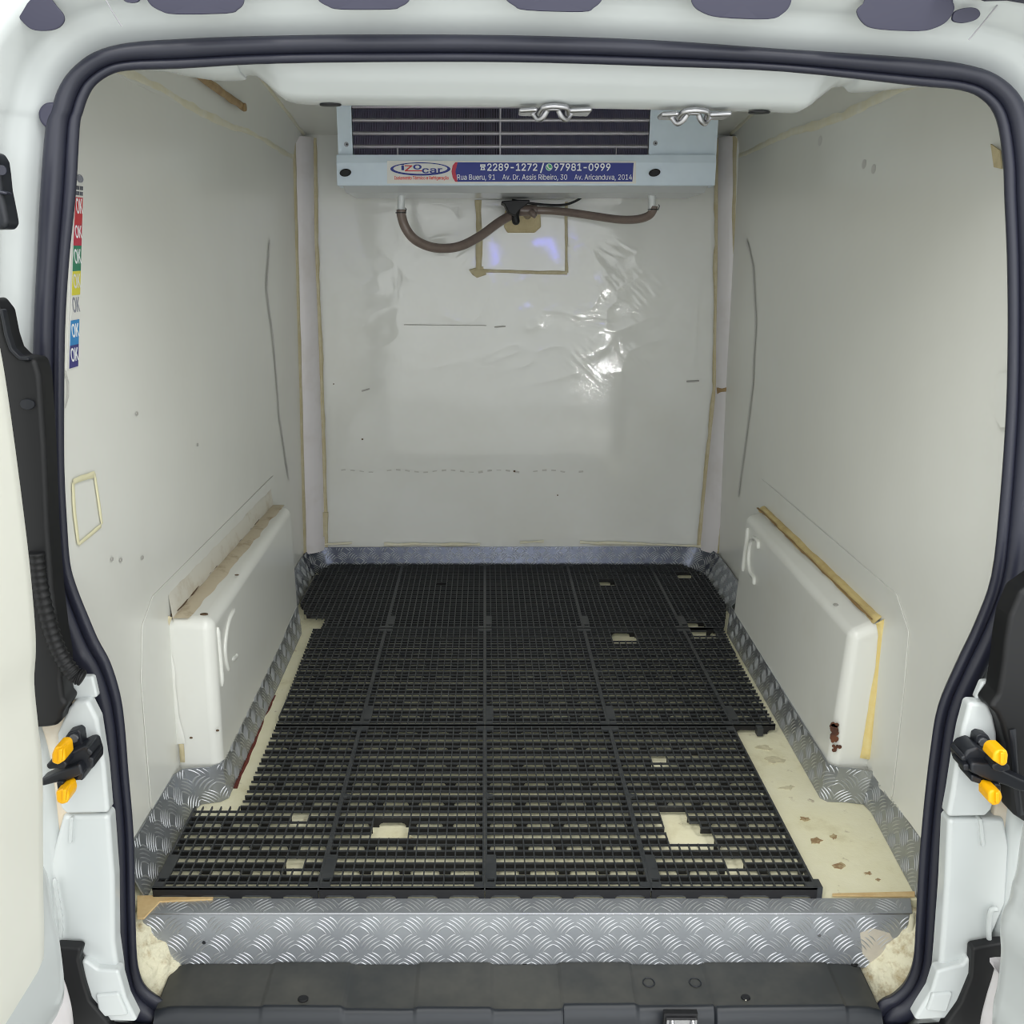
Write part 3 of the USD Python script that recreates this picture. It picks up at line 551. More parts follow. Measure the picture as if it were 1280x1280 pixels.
# ---------------------------------------------------------------- black floor tiles
GT = .022; CELL = .25 / 16; BW = .0020
def tile_poly(px):
    return Polygon([tuple(at(*q, z=GT)[:2]) for q in px])
ROWY = [1.2115, 1.7165, 2.2190]
def bars_in(poly, holes, x0, y0):
    """Top bars, deep ribs, of one tile whose full outline starts at x0, y0; clipped by poly, missing in holes."""
    top, ribs = [], []
    allow = poly.difference(holes) if holes is not None else poly
    def seg(line):
        g = allow.intersection(line)
        for s in getattr(g, 'geoms', [g]):
            if s.geom_type == 'LineString' and s.length > .002: yield np.array(s.coords)
    for i in range(17):
        x = x0 + min(max(i * CELL, .0018), .25 - .0018)
        for c in seg(LineString([(x, y0), (x, y0 + .5)])):
            w = BW if i not in (0, 16) else .0034
            top.append(bx(x - w / 2, x + w / 2, c[:, 1].min(), c[:, 1].max(), GT - .0048, GT - .0002 * (i % 2)))
    for j in range(33):
        y = y0 + min(max(j * CELL, .0018), .5 - .0018)
        for c in seg(LineString([(x0, y), (x0 + .25, y)])):
            a, b = c[:, 0].min(), c[:, 0].max()
            top.append(bx(a, b, y - BW / 2, y + BW / 2, GT - .0042, GT - .0004))
            if j % 2: continue
            if j % 4 == 2:                                   # straight deep rib
                ribs.append(bx(a, b, y - .0011, y + .0011, GT - .0122, GT - .003))
            else:                                            # rib with arches down to the floor
                pl = sbox(a, .0004, b, GT - .003)
                for k in range(4):
                    cx = x0 + (k + .5) * .0625
                    pl = pl.difference(Polygon([(cx - .0225, -.01), (cx - .0225, .0046), (cx - .0200, .0078), (cx - .0155, .0093), (cx + .0155, .0093), (cx + .0200, .0078), (cx + .0225, .0046), (cx + .0225, -.01)]))
                for g in getattr(pl, 'geoms', [pl]):
                    if g.area > 1e-7: ribs.append(extr(g, .0022, frame([0, y + .0011, 0], [1, 0, 0], [0, 0, 1], [0, -1, 0])))
    return top, ribs
def cells(x0, y0, lst):
    """Hole polygon from a list of (i0, i1, j0, j1) cell ranges (upper bound not included)."""
    g = None
    for i0, i1, j0, j1 in lst:
        b = sbox(x0 + i0 * CELL, y0 + j0 * CELL, x0 + i1 * CELL, y0 + j1 * CELL); g = b if g is None else g.union(b)
    return g.buffer(-.0013, join_style=2)
def cellat(px, py, x0, y0):
    p = at(px, py, z=GT); return (p[0] - x0) / CELL, (p[1] - y0) / CELL
TX = [-.5, -.25, 0, .25, .5]
TILES = []   # (column, row, outline or None, holes, label)
cutL = tile_poly([(186, 1130), (420, 1130), (420, 880), (339, 915), (303, 1003), (243, 1003), (238, 1012)])
TILES.append((0, 0, sbox(-.5, ROWY[0], -.25, 1.428).union(sbox(-.421, 1.42, -.25, ROWY[0] + .5)), [(11, 13, 11, 13), (12, 14, 3, 5)], 'black grid floor tile, front row, at the left with a notched outer edge'))
TILES.append((1, 0, sbox(-.25, ROWY[0], 0, ROWY[0] + .5), [(4, 8, 8, 12), (13, 15, 2, 3)], 'black grid floor tile, front row, with one rectangular hole left of centre'))
TILES.append((2, 0, sbox(0, ROWY[0], .25, ROWY[0] + .5), [(3, 4, 1, 2), (9, 10, 3, 4)], 'black grid floor tile, front row, unbroken, just right of the middle seam'))
hole2 = [(3, 8, 7, 9), (2, 8, 9, 10), (3, 7, 10, 11), (3, 6, 11, 14), (5, 7, 5, 6)]
TILES.append((3, 0, sbox(.25, ROWY[0], .5, ROWY[0] + .5), hole2 + [(8, 10, 3, 5), (4, 6, 23, 25), (9, 10, 24, 26)], 'black grid floor tile, front row, with a large ragged hole, at the right'))
lr = lambda t, lst: t
TILES.append((0, 1, Polygon([(-.421, ROWY[1]), (-.25, ROWY[1]), (-.25, ROWY[1] + .5), (-.434, ROWY[1] + .5)]), [], 'black grid floor tile, middle row, narrow, beside the left wheel box'))
TILES.append((1, 1, sbox(-.25, ROWY[1], 0, ROWY[1] + .5), [(13, 15, 10, 11), (8, 10, 27, 28)], 'black grid floor tile, middle row, left of the middle seam'))
TILES.append((2, 1, sbox(0, ROWY[1], .25, ROWY[1] + .5), [(6, 8, 4, 5), (3, 5, 18, 19)], 'black grid floor tile, middle row, just right of the middle seam'))
TILES.append((3, 1, sbox(.25, ROWY[1], .5, ROWY[1] + .5), [(4, 8, 27, 31), (9, 11, 12, 13)], 'black grid floor tile, middle row, with a small hole near its far end'))
TILES.append((4, 1, Polygon([(.5, ROWY[1]), (.586, ROWY[1]), (.5935, 2.06), (.603, 2.2), (.603, ROWY[1] + .5), (.5, ROWY[1] + .5)]), [(1, 5, 29, 32)], 'black grid floor tile, middle row, cut narrow beside the right wheel box'))
pl0 = Polygon([(-.4145, ROWY[2]), (-.25, ROWY[2]), (-.25, 2.719), (-.466, 2.719), (-.491, 2.68), (-.5, 2.6), (-.5, 2.40), (-.472, 2.317), (-.44, 2.283), (-.4145, 2.283)])
TILES.append((0, 2, pl0, [], 'black grid floor tile, far row, in the left corner with cut corners'))
TILES.append((1, 2, sbox(-.25, ROWY[2], 0, 2.719), [(7, 9, 20, 22)], 'black grid floor tile, far row, left of the middle seam'))
TILES.append((2, 2, sbox(0, ROWY[2], .25, 2.719), [(10, 12, 8, 9)], 'black grid floor tile, far row, just right of the middle seam'))
TILES.append((3, 2, sbox(.25, ROWY[2], .5, 2.719), [(5, 8, 20, 24), (9, 11, 6, 7)], 'black grid floor tile, far row, with a slot near the kick strip'))
plr = Polygon([(.5, ROWY[2]), (.604, ROWY[2]), (.640, 2.34), (.652, 2.40), (.652, 2.62), (.634, 2.668), (.604, 2.719), (.5, 2.719)])
TILES.append((4, 2, plr, [(4, 7, 24, 28), (1, 4, 0, 3)], 'black grid floor tile, far row, in the right corner with a broken near edge'))
for c, r, poly, holes, label in TILES:
    x0, y0 = TX[c], ROWY[r]
    t = thing('deck_tile', label, 'floor tile', None, loc=(x0, y0, 0))
    poly = poly.intersection(sbox(x0 + .0008, y0 + .0008, x0 + .2492, y0 + .4992)); H = cells(x0, y0, holes) if holes else None
    top, ribs = bars_in(poly, H, x0, y0)
    obj('top_grid', top, M['grate'], t, kind='stuff'); obj('support_rib', ribs, M['grate_shaded'], t, kind='stuff')
    # rim: full-depth edge walls at the front and the sides
    rim = []; b = poly.bounds; fx = [x for x, y in poly.exterior.coords if abs(y - b[1]) < 1e-6]
    fy0, fy1 = min(fx), max(fx)
    rim.append(bx(fy0, fy1, b[1], b[1] + .003, .0065 if r == 0 else .010, GT)); rim.append(bx(fy0, fy1, b[1], b[1] + .0042, GT - .006, GT + .0002))
    for xx in (x0 + .0023, x0 + .2477):
        g = poly.intersection(LineString([(xx, y0), (xx, y0 + .5)]))
        for sgm in getattr(g, 'geoms', [g]):
            if sgm.geom_type == 'LineString' and sgm.length > .01:
                yy = [p[1] for p in sgm.coords]; rim.append(bx(xx - .0015, xx + .0015, min(yy), max(yy), .010, GT + .0001))
    obj('rim', rim, M['grate'], t)
    def plate_(i0, i1, j0, j1, dz=0.0):
        g = poly.intersection(sbox(x0 + i0 * CELL, y0 + j0 * CELL, x0 + i1 * CELL, y0 + j1 * CELL))
        if g.area > 4e-5 and g.geom_type == 'Polygon': obj('connector_plate', extr(g, .004, frame([0, 0, GT - .0035 + dz], [1, 0, 0], [0, 1, 0])), M['grate'], t)
    plate_(0.15, 1.15, 1.5, 5.2); plate_(.1, 1.0, .2, .9); plate_(15.0, 15.9, .2, .9); plate_(14.9, 15.9, 31.0, 31.9); plate_(.1, 1.1, 31.0, 31.9)
    if c > 0 and r < 2:
        obj('clip', extr(Point(x0 + .002, y0 + .25).buffer(.008).union(sbox(x0, y0 + .246, x0 + .014, y0 + .254)).intersection(sbox(x0 + .0005, y0, x0 + .1, y0 + .5)), .005, frame([0, 0, GT - .0045], [1, 0, 0], [0, 1, 0])), M['grate'], t)
    if r == 0 and c == 3:
        obj('clip', bx(.4995, .508, y0 + .002, y0 + .022, .002, GT), M['grate'], t)
    if r == 1 and c == 4:
        obj('clip', bx(.546, .558, y0 - .014, y0 + .001, .004, GT - .001), M['grate'], t)

# ---------------------------------------------------------------- rubber door seal, traced on the plane of the opening
YS = 1.118
IN = [(640, 77), (450, 77), (320, 79.5), (225, 85), (165, 87), (140, 92), (120, 105), (110, 120), (103, 140), (98.7, 160), (94, 240), (86, 320), (81, 400), (79.5, 480), (79.5, 580), (83, 655), (87, 705), (96, 737), (110, 772), (122, 800), (137, 828), (149, 866), (155, 905), (160, 967), (166, 1038), (168, 1116), (170, 1186), (174, 1217), (184, 1237), (210, 1256), (250, 1292), (300, 1300), (640, 1302), (1040, 1302), (1070, 1290), (1099, 1254), (1116, 1245), (1132, 1229), (1142, 1202), (1145.5, 1155), (1149, 1085), (1155, 1014), (1163, 944), (1173, 885), (1196, 830), (1219, 781), (1240, 722), (1250, 637), (1257, 545), (1260, 480), (1261, 400), (1260, 320), (1257, 250), (1255, 200), (1247, 150), (1230, 125), (1200, 112), (1140, 106), (980, 89), (815, 82)]
OUT = [(640, 45), (450, 44), (320, 46), (240, 49), (165, 54), (120, 66), (90, 89), (74, 114), (66, 140), (59, 160), (52.5, 240), (48.5, 320), (44.5, 400), (43, 480), (44, 580), (47, 655), (51, 715), (61, 755), (73, 790), (86, 820), (103, 846), (116, 876), (125, 915), (132, 975), (138, 1045), (140, 1118), (142, 1190), (147, 1230), (157, 1262), (184, 1290), (230, 1322), (290, 1336), (640, 1338), (1050, 1336), (1100, 1318), (1128, 1282), (1147, 1262), (1163, 1237), (1174, 1204), (1179, 1145), (1184, 1080), (1190, 1000), (1198, 940), (1209, 885), (1229, 837), (1255, 785), (1277, 725), (1287, 640), (1294, 545), (1297, 480), (1298, 400), (1297, 320), (1294, 245), (1291, 190), (1279, 133), (1252, 100), (1212, 83), (1140, 73), (975, 62), (815, 51)]
def closed(pts, n=4):
    p = np.asarray(pts, float); p = np.vstack([p[-2:], p, p[:3]]); out = catmull(p, n)
    return out[2 * n: 2 * n + n * len(pts)]
I3 = np.array([at(px, py, y=YS) for px, py in closed(IN)]); O3 = np.array([at(px, py, y=YS) for px, py in closed(OUT)])
seal = thing('door_seal', 'thick black rubber door seal running round the rear opening', 'door seal')
D = O3 - I3
def sweep(prof):
    return grid(np.stack([I3 + D * u + np.array([0, dy, 0]) for u, dy in prof], 1), True)
bulb = [(1.0, .006)] + [(.66 + .35 * math.cos(a), -.013 * math.sin(a) ** .8) for a in np.linspace(.05, math.pi - .05, 12)] + [(.30, .012), (1.0, .012), (1.0, .006)]
lip = [(.36, .012)] + [(.16 + .19 * math.cos(a), -.006 * math.sin(a)) for a in np.linspace(.3, math.pi - .02, 9)] + [(.0, .0), (.08, .008), (.36, .014)]
b_ = sweep(bulb); l_ = sweep(lip)
obj('bulb', b_, M['rubber'], seal, True); obj('lip', l_, M['rubber'], seal, True)

# ---------------------------------------------------------------- painted body round the opening
body = thing('van_body', 'white painted rear door frame of the van around the opening', 'van body')
n2 = D[:, [0, 2]] / np.linalg.norm(D[:, [0, 2]], axis=1, keepdims=True)
# smooth the outward directions so the frame's outer rings do not fold
for _ in range(14): n2 = (np.roll(n2, 1, 0) + 2 * n2 + np.roll(n2, -1, 0)) / 4
n2 /= np.linalg.norm(n2, axis=1, keepdims=True)
def ring(d, y):
    return np.stack([O3[:, 0] + n2[:, 0] * d, np.full(len(O3), y), O3[:, 2] + n2[:, 1] * d], 1)
PROF = [(-.015, 1.142), (-.015, 1.131), (0, 1.130), (.004, 1.128), (.010, 1.118), (.020, 1.104), (.028, 1.098), (.034, 1.088), (.044, 1.06), (.056, 1.052), (.09, 1.046), (.16, 1.04), (.24, 1.03), (.275, 1.045), (.295, 1.09), (.30, 1.2), (.30, 2.95)]
Pj = np.stack([ring(d, y) for d, y in PROF], 1)
low = (O3[:, 2] < -.09)
obj('jamb', grid(Pj, True), M['paint'], body, 50)
# header beam over the opening, with its trapezoid outline
HL = [(110, 86), (200, 89), (233, 95), (272, 101), (304, 100.5), (309, 95), (321, 96), (337, 108), (352, 122), (364, 128), (386, 131), (450, 132), (640, 134), (800, 137), (950, 140), (990, 141.5), (1003, 137), (1014, 128), (1035, 112), (1046, 109), (1055, 109), (1062, 115.5), (1085, 115), (1120, 111.5), (1180, 106.5), (1240, 104)]
rows = []
hx = catmull(np.array([[*at(px, py, y=1.235)] for px, py in HL]), 4)
for x, y, z in hx:
    zl = z; zt_ = 1.20
    rows.append([(x, 1.135, zt_), (x, 1.15, zt_), (x, 1.165, max(zl + .030, 1.140)), (x, 1.185, max(zl + .016, 1.13) if zl > 1.125 else zl + .016), (x, 1.195, zl + .007), (x, 1.207, zl + .001), (x, 1.235, zl), (x, 1.243, zl + .004), (x, 1.246, zl + .02), (x, 1.246, 1.33), (x, 1.20, 1.33)])
obj('header_beam', grid(np.array(rows)), M['paint'], body, 40, label='white header beam over the opening')
for px, py in ((413, 130), (949, 139.5)):
    obj('drain_hole', disc(at(px, py, z=at(px, py, y=1.222)[2] + .0005), (0, 0, -1), .013, .009, .002), M['black_lo'], body)
# rubber plugs along the top
def topplane(px, py):
    return at(px, py, pn=((0, 1.052, O3[:, 2].max() + .056), (0, -.98, -.17)))
PL = [((-30, -8), (4, -10), (12, 2), (4, 6), (-20, 14)), ((8, -20), (38, -30), (60, -7), (72, 8), (80, 18), (81, 27), (74, 35), (62, 38.5), (45, 38), (34, 32), (20, 16), (12, 3)),
      ((152, -10), (176, -10), (175, 1), (166, 4), (156, 1)), ((184, -10), (210, -18), (290, -18), (304, -8), (305, 4), (298, 12), (284, 17), (220, 18), (202, 14), (188, 5)),
      ((396, -14), (414, -20), (498, -20), (513, -10), (511, 2), (500, 9), (488, 12), (426, 12), (410, 8), (398, 0)), ((630, -12), (650, -18), (735, -18), (752, -6), (751, 2), (742, 10), (728, 15), (658, 13), (642, 7), (632, -1)),
      ((865, -8), (880, -16), (972, -16), (987, -6), (987, 6), (978, 17), (960, 24), (900, 22), (876, 15), (865, 5)), ((1070, 15), (1078, 5), (1092, -6), (1180, -8), (1190, 3), (1191, 14), (1182, 27), (1168, 35), (1148, 39), (1100, 37), (1080, 31)),
      ((1189, 22), (1193, 14), (1208, 9.5), (1220, 11), (1224, 18), (1218, 25), (1203, 29), (1191, 27))]
for k, pts in enumerate(PL):
    q = closed(pts, 4); P = np.array([topplane(*p) for p in q]); c = P.mean(0); n = np.array([0, -.98, -.17])
    Pm = np.stack([P + n * .0002, P + n * .0024, c + (P - c) * .95 + n * .0030, np.repeat((c + n * .0030)[None], len(P), 0)], 1)
    mm = grid(Pm[::-1], True); mm.merge_vertices(); obj('rubber_plug', mm, M['plug'], body, 40)
mm_ = [topplane(*q) for q in ((1180, -6), (1215, 3), (1222, 6), (1250, 5), (1300, 14), (1300, -20), (1180, -20))]
obj('rubber_plug', prism_y([(p[0], p[2]) for p in mm_], 1.03, 1.0455), M['plug'], body, label='dark rubber strip at the top right corner')
def seam(pts, y): 
    return tube([np.array(at(px, py, y=y)) for px, py in pts], .0008, 5)
ap = [topplane(*q) + [0, .002, 0] for q in ((128, -8), (142, 18), (152, 33))]
obj('weld_seam', ribbon([topplane(*q) for q in ((128, -8), (142, 18), (152, 33))], (0, -1, 0), .0016, .0008, .2, 121), M.setdefault('seam_grey', mat('seam_grey', (150, 150, 154), .6)), body, True)
obj('weld_seam', ribbon([topplane(*q) for q in ((1247, 6), (1228, 30), (1211, 50))], (0, -1, 0), .0016, .0008, .2, 122), M['seam_grey'], body, True)
pl = [at(*q, y=1.108) for q in closed([(47, 140), (52, 131), (60, 127.5), (72, 130), (76, 150), (66, 162), (56, 159), (49, 151)], 4)]
obj('rubber_plug', rprism_y([(p[0], p[2]) for p in pl], 1.1085, 1.130, .003), M['plug'], body, label='round dark plug half behind the seal, top left')
def flat(name, pts, y0, y1, m_, par, r=.003, label=None, sm=35, rnd=True, back=False):
    q = [at(px, py, y=y1 if back else y0) for px, py in pts]
    return obj(name, (rprism_y if rnd else prism_y)([(p[0], p[2]) for p in q], y0, y1, *((r,) if rnd else ())), m_, par, sm, label=label)
# lower pillars: bracket plates, dusty inner panel, bump lines
flat('side_panel', [(40, 835), (80, 840), (88, 870), (110, 905), (120, 1020), (120, 1100), (30, 1110)], 1.062, 1.07, M['paint_dirty'], body, label='dusty beige panel behind the left door check')
flat('bracket_plate', [(71, 918), (76, 906), (84, 887), (92, 878), (110, 876), (122, 900), (131, 960), (136, 1017), (82, 1018), (75, 1010), (72, 980)], 1.050, 1.066, M['paint'], body, .005)
flat('bracket_plate', [(82, 850), (86, 846), (116, 846), (122, 872), (92, 876), (84, 870)], 1.062, 1.070, M['paint'], body, .003)
flat('lower_pillar', [(60, 1085), (78, 1020), (136, 1019), (142, 1100), (143, 1180), (148, 1215), (150, 1240), (122, 1236), (100, 1190), (66, 1186)], 1.054, 1.075, M['paint'], body, .006)
flat('pressed_rib', [(87, 1023), (91, 1022), (89, 1055), (85, 1054)], 1.050, 1.06, M['paint'], body, .001)
flat('pillar_foot', [(100, 1196), (122, 1212), (148, 1214), (158, 1250), (172, 1278), (136, 1277), (118, 1262), (106, 1230)], 1.044, 1.06, M['paint'], body, .004)
flat('pressed_rib', [(119, 1244), (148, 1242), (160, 1270), (124, 1272)], 1.040, 1.05, M['paint'], body, .003)
flat('side_panel', [(1250, 900), (1284, 860), (1290, 1100), (1246, 1110), (1240, 1060)], 1.062, 1.07, M['paint_dirty'], body, label='dusty beige panel behind the right door check')
flat('bracket_plate', [(1212, 878), (1236, 880), (1242, 894), (1247, 918), (1248, 990), (1240, 1013), (1232, 1021), (1184, 1022), (1190, 990), (1196, 950), (1203, 912)], 1.050, 1.066, M['paint'], body, .005)
flat('bracket_plate', [(1228, 852), (1240, 852), (1238, 872), (1218, 876)], 1.062, 1.070, M['paint'], body, .003)
flat('lower_pillar', [(1186, 1024), (1256, 1024), (1262, 1060), (1258, 1130), (1236, 1182), (1214, 1186), (1208, 1236), (1172, 1236), (1176, 1190), (1182, 1110)], 1.054, 1.075, M['paint'], body, .006)
flat('pressed_rib', [(1224, 1024), (1228, 1024), (1232, 1056), (1228, 1061)], 1.050, 1.06, M['paint'], body, .001)
flat('pillar_foot', [(1172, 1214), (1204, 1206), (1216, 1186), (1214, 1220), (1196, 1256), (1184, 1274), (1142, 1276), (1150, 1262), (1164, 1240)], 1.044, 1.06, M['paint'], body, .004)
flat('pressed_rib', [(1166, 1243), (1192, 1241), (1184, 1266), (1158, 1264)], 1.040, 1.05, M['paint'], body, .003)
obj('weld_seam', tube(catmull([at(px, py, y=1.048) for px, py in ((1247, 1136), (1238, 1140), (1236, 1170), (1240, 1178), (1248, 1176))], 5), .0035, 8), M['paint'], body, True)
obj('weld_seam', tube(catmull([at(px, py, y=1.046) for px, py in ((68, 1098), (73, 1130), (76, 1150), (77, 1172))], 5), [.002] + [.0035, .0022, .003, .0024] * 3 + [.003, .002, .002], 8), M['paint'], body, True)

# dark gaps and lamp housings beside the pillars
lamp = thing('lamp_housing', 'black plastic lamp housing in the gap beside the left door', 'lamp housing')
flat('shell', [(-20, 360), (2, 388), (8, 418), (14, 436), (24, 446), (44, 449), (50, 470), (56, 560), (60, 660), (66, 740), (72, 790), (78, 828), (76, 850), (79, 874), (85, 880), (77, 893), (76, 902), (70, 908), (60, 910), (-20, 915)], 1.030, 1.06, M['black_lo'], lamp, .006)
flat('rim', [(-2, 384), (3, 388), (9, 418), (15, 436), (25, 446), (45, 449), (45, 452), (23, 450), (11, 438), (5, 420)], 1.024, 1.034, M['black'], lamp, .0015)
obj('screw', disc(at(35, 505, y=1.03), (0, -1, 0), .008, .006, .003), M['black'], lamp)
lamp2 = thing('lamp_housing', 'black plastic lamp housing in the gap beside the right door', 'lamp housing')
flat('shell', [(1262, 770), (1275, 740), (1330, 700), (1330, 1060), (1268, 1020), (1260, 935), (1252, 906), (1246, 893), (1236, 884), (1248, 868), (1254, 830), (1257, 800)], 1.030, 1.06, M['black_lo'], lamp2, .006)
obj('rib', ribbon([at(*q, y=1.028) for q in ((1266, 912), (1269, 950), (1272, 990), (1276, 1020))], (0, -1, 0), .008, .003, .05, 5), M['black'], lamp2, True)
boot = thing('cable_boot', 'black ribbed rubber cable sleeve beside the seal on the left', 'cable sleeve')
bp = catmull([at(*q, y=1.028) for q in ((45, 690), (50, 730), (60, 775), (74, 815), (92, 842), (104, 848))], 24)
obj('sleeve', tube(bp, .0085 + .0012 * (np.sin(np.arange(len(bp)) * 1.25) > 0), 12), M['black_lo'], boot, True)
hinge = thing('hinge_cover', 'black plastic cover with a screw at the left edge below the round plug', 'hinge cover')
flat('cover', [(-25, 196), (-5, 190), (6, 193), (12, 203), (14, 218), (16, 238), (22, 268), (24, 280), (19, 287), (-25, 288)], 1.012, 1.036, M['black'], hinge, .005, back=True)
flat('ridge', [(-25, 236), (0, 237), (16, 241), (17, 245), (0, 242), (-25, 241)], 1.009, 1.02, M['rubber'], hinge, .0015, back=True)
obj('screw', disc(at(3, 213, y=1.012), (0, -1, 0), .005, .005, .002), M['rubber'], hinge)

# doors, standing open
d1 = thing('door_1', 'white lining and shell of the open left rear door, seen edge on', 'door', kind='structure')
def door_slab(edge, y, depth, sx, thick, mt, par, name, r=.012):
    E = np.array([at(*q, y=y) for q in edge]); E = catmull(E, 5); rows = []
    for p in E:
        a = [p + [sx * r, r * .2, 0], p + [sx * r * .3, .001, 0], p + [0, -r * .5, 0], p + [-sx * .0 + 0, -r * 1.6, 0], p + [sx * .03, -depth * .5, 0], p + [sx * .045, -depth, 0], p + [sx * thick, -depth, 0], p + [sx * thick, r * .2, 0], p + [sx * r, r * .2, 0]]
        rows.append(a)
    m = grid(np.array(rows)); return obj(name, m, mt, par, 45)
door_slab([(-40, 250), (-16, 340), (0, 415), (10, 470), (20, 540), (33, 640), (42, 720), (48, 800), (46, 850), (51, 905), (56, 960), (57, 1100), (58, 1180), (52, 1240), (44, 1330)], .95, .75, -1, .06, M['door'], d1, 'lining')
door_slab([(56, 1080), (64, 1100), (70, 1140), (78, 1180), (83, 1230), (78, 1260), (68, 1290), (60, 1340)], .985, .5, -1, .05, M['paint'], d1, 'shell')
door_slab([(82, 1222), (88, 1240), (94, 1270), (97, 1330)], 1.0, .3, -1, .06, M['trim'], d1, 'shell')
d2 = thing('door_2', 'white edge of the open right rear door at the lower right corner', 'door', kind='structure')
door_slab([(1306, 940), (1278, 1022), (1267, 1088), (1262, 1104), (1258, 1124), (1250, 1140), (1247, 1160), (1248, 1190), (1244, 1230), (1238, 1262), (1236, 1340)], .96, .5, 1, .07, M['paint'], d2, 'shell')
door_slab([(1234, 1198), (1240, 1206), (1237, 1222), (1230, 1245), (1222, 1280), (1216, 1340)], 1.0, .3, 1, .05, M['trim'], d2, 'lining')
gap = thing('bumper', 'black plastic bumper edge below the rear opening', 'bumper')
flat('cover', [(78, 1184), (102, 1186), (98, 1200), (104, 1226), (112, 1252), (132, 1276), (200, 1281), (640, 1300), (1120, 1281), (1186, 1277), (1200, 1256), (1216, 1222), (1220, 1186), (1250, 1180), (1300, 1180), (1300, 1420), (20, 1420), (40, 1200)], 1.062, 1.10, M['black_lo'], gap, .006, back=True)

flat('corner', [(70, 1184), (102, 1186), (98, 1200), (104, 1226), (112, 1252), (134, 1278), (150, 1310), (60, 1310), (62, 1190)], 1.036, 1.05, M['black_lo'], gap, .004)
flat('corner', [(1300, 1178), (1250, 1180), (1216, 1186), (1214, 1222), (1200, 1256), (1184, 1278), (1170, 1310), (1300, 1310)], 1.036, 1.05, M['black_lo'], gap, .004)

# door checks with yellow rollers
def check(side):
    c = thing('door_check', ('black door check with two yellow rollers by the left door' if side < 0 else 'black door check with two yellow rollers by the right door'), 'door check')
    if side < 0:
        bracket = [(78, 935), (81, 922), (85, 916), (97, 912.5), (101, 916), (103, 930), (110, 932), (115, 941), (117, 952), (116, 961), (105, 964), (88, 962), (79, 950)]
        bodyp = [(84, 944), (104, 934), (112, 933), (117, 950), (117, 960), (108, 965), (104, 976), (85, 978), (74, 972), (70, 958), (78, 950)]
        arm = [(100, 955), (84, 961), (66, 968), (50, 976), (46, 982), (54, 983), (66, 980), (84, 976), (104, 968)]
        tail = [(70, 978), (79, 977), (80, 988), (72, 990)]; cup = [(57, 957), (64, 951), (80, 952), (84, 956), (80, 961), (60, 962)]
        y1, y2 = [(64, 943), (68, 934.5), (77, 934), (80, 938), (81, 951), (72, 957), (64, 954)], [(69, 990), (83, 984.5), (86, 996), (84, 1004), (77, 1006.5), (70, 1003)]; bolt = (93, 922)
        tabs = [[(108, 934), (116, 941), (113, 946), (107, 942)], [(110, 946), (117, 949), (117, 955), (110, 953)], [(97, 964), (105, 966), (103, 977), (96, 974)]]
    else:
        bracket = [(1219, 932), (1221, 920), (1226, 917.5), (1236, 920), (1240, 928), (1242, 941), (1240, 950), (1228, 952), (1218, 944)]
        bodyp = [(1202, 948), (1210, 938), (1222, 934), (1240, 944), (1246, 956), (1246, 972), (1232, 982), (1222, 977), (1213, 976), (1212, 966), (1205, 962)]
        arm = [(1214, 954), (1240, 955), (1258, 966), (1275, 974), (1290, 980), (1290, 990), (1276, 990), (1256, 982), (1236, 976), (1214, 966)]
        tail = [(1243, 980), (1252, 982), (1250, 992), (1244, 990)]; cup = [(1240, 957), (1250, 952), (1262, 957), (1263, 963), (1250, 966), (1242, 963)]
        y1, y2 = [(1241, 951), (1243, 942), (1248, 938), (1259, 938), (1261, 944), (1260, 955), (1254, 959)], [(1236, 992), (1240, 988), (1252, 990), (1254, 998), (1250, 1006), (1242, 1008), (1236, 1003)]; bolt = (1228, 927)
        tabs = [[(1201, 947), (1208, 944), (1208, 950), (1203, 952)], [(1204, 956), (1212, 956), (1212, 963), (1205, 964)], [(1214, 968), (1228, 974), (1226, 981), (1214, 977)]]
    flat('bracket', bracket, 1.036, 1.052, M['black'], c, .002); flat('case', bodyp, 1.020, 1.050, M['black'], c, .004)
    for t in tabs: flat('case_tab', t, 1.012, 1.04, M['black'], c, .002)
    flat('arm', arm, 1.008, 1.026, M['black'], c, .003); flat('roller_holder', cup, 1.000, 1.03, M['black'], c, .002); flat('roller_holder', tail, 1.004, 1.02, M['black'], c, .002)
    for y in (y1, y2):
        flat('yellow_roller', y, .990, 1.014, M['yellow'], c, .003, 'yellow plastic roller')
        xs_ = [p[0] for p in y]; ym = [p[1] for p in y]; cx = (min(xs_) + max(xs_)) / 2
        flat('yellow_cap', [(cx + 0, min(ym) + 3), (cx + 5, min(ym) + 3), (cx + 4, max(ym) - 5), (cx + 0, max(ym) - 3)], .986, 1.0, M['yellow'], c, .001, 'yellow plastic cap')
    obj('bolt', disc(at(*bolt, y=1.036), (0, -1, 0), .0058, .0058, .003, seg=8), M['bolt'], c, label='grey steel bolt')
check(-1); check(1)

# ---------------------------------------------------------------- sill cover
sc = thing('sill_cover', 'worn black plastic cover over the loading sill', 'sill cover')
zs_ = -.0865; sx0, sx1 = -.468, .562
lines = [at(px, 1230, z=-.09)[0] for px in (336, 435, 522, 615, 700, 791, 885)]
edges = [sx0 + .045] + lines + [sx1 - .05]
hts = [0.0, .0034, -.001, .0032, -.0008, .0034, -.0008, .003]
def sill_z(x):
    z = 0
    for k in range(8):
        a, b = edges[k], edges[k + 1]
        w = .5 + .5 * math.tanh((x - a) / .0024); w2 = .5 - .5 * math.tanh((x - b) / .0024); z += hts[k] * w * w2
    return z
xs3 = np.unique(np.r_[np.linspace(sx0, sx1, 60), np.concatenate([[e - .004, e - .002, e, e + .002, e + .004] for e in edges])])
def front_edge(x):
    base = .0075 * math.exp(-((x - .05) / .45) ** 2)
    return 1.100 - base + (.006 if (lines[4] < x < lines[6]) else 0) * 1.0
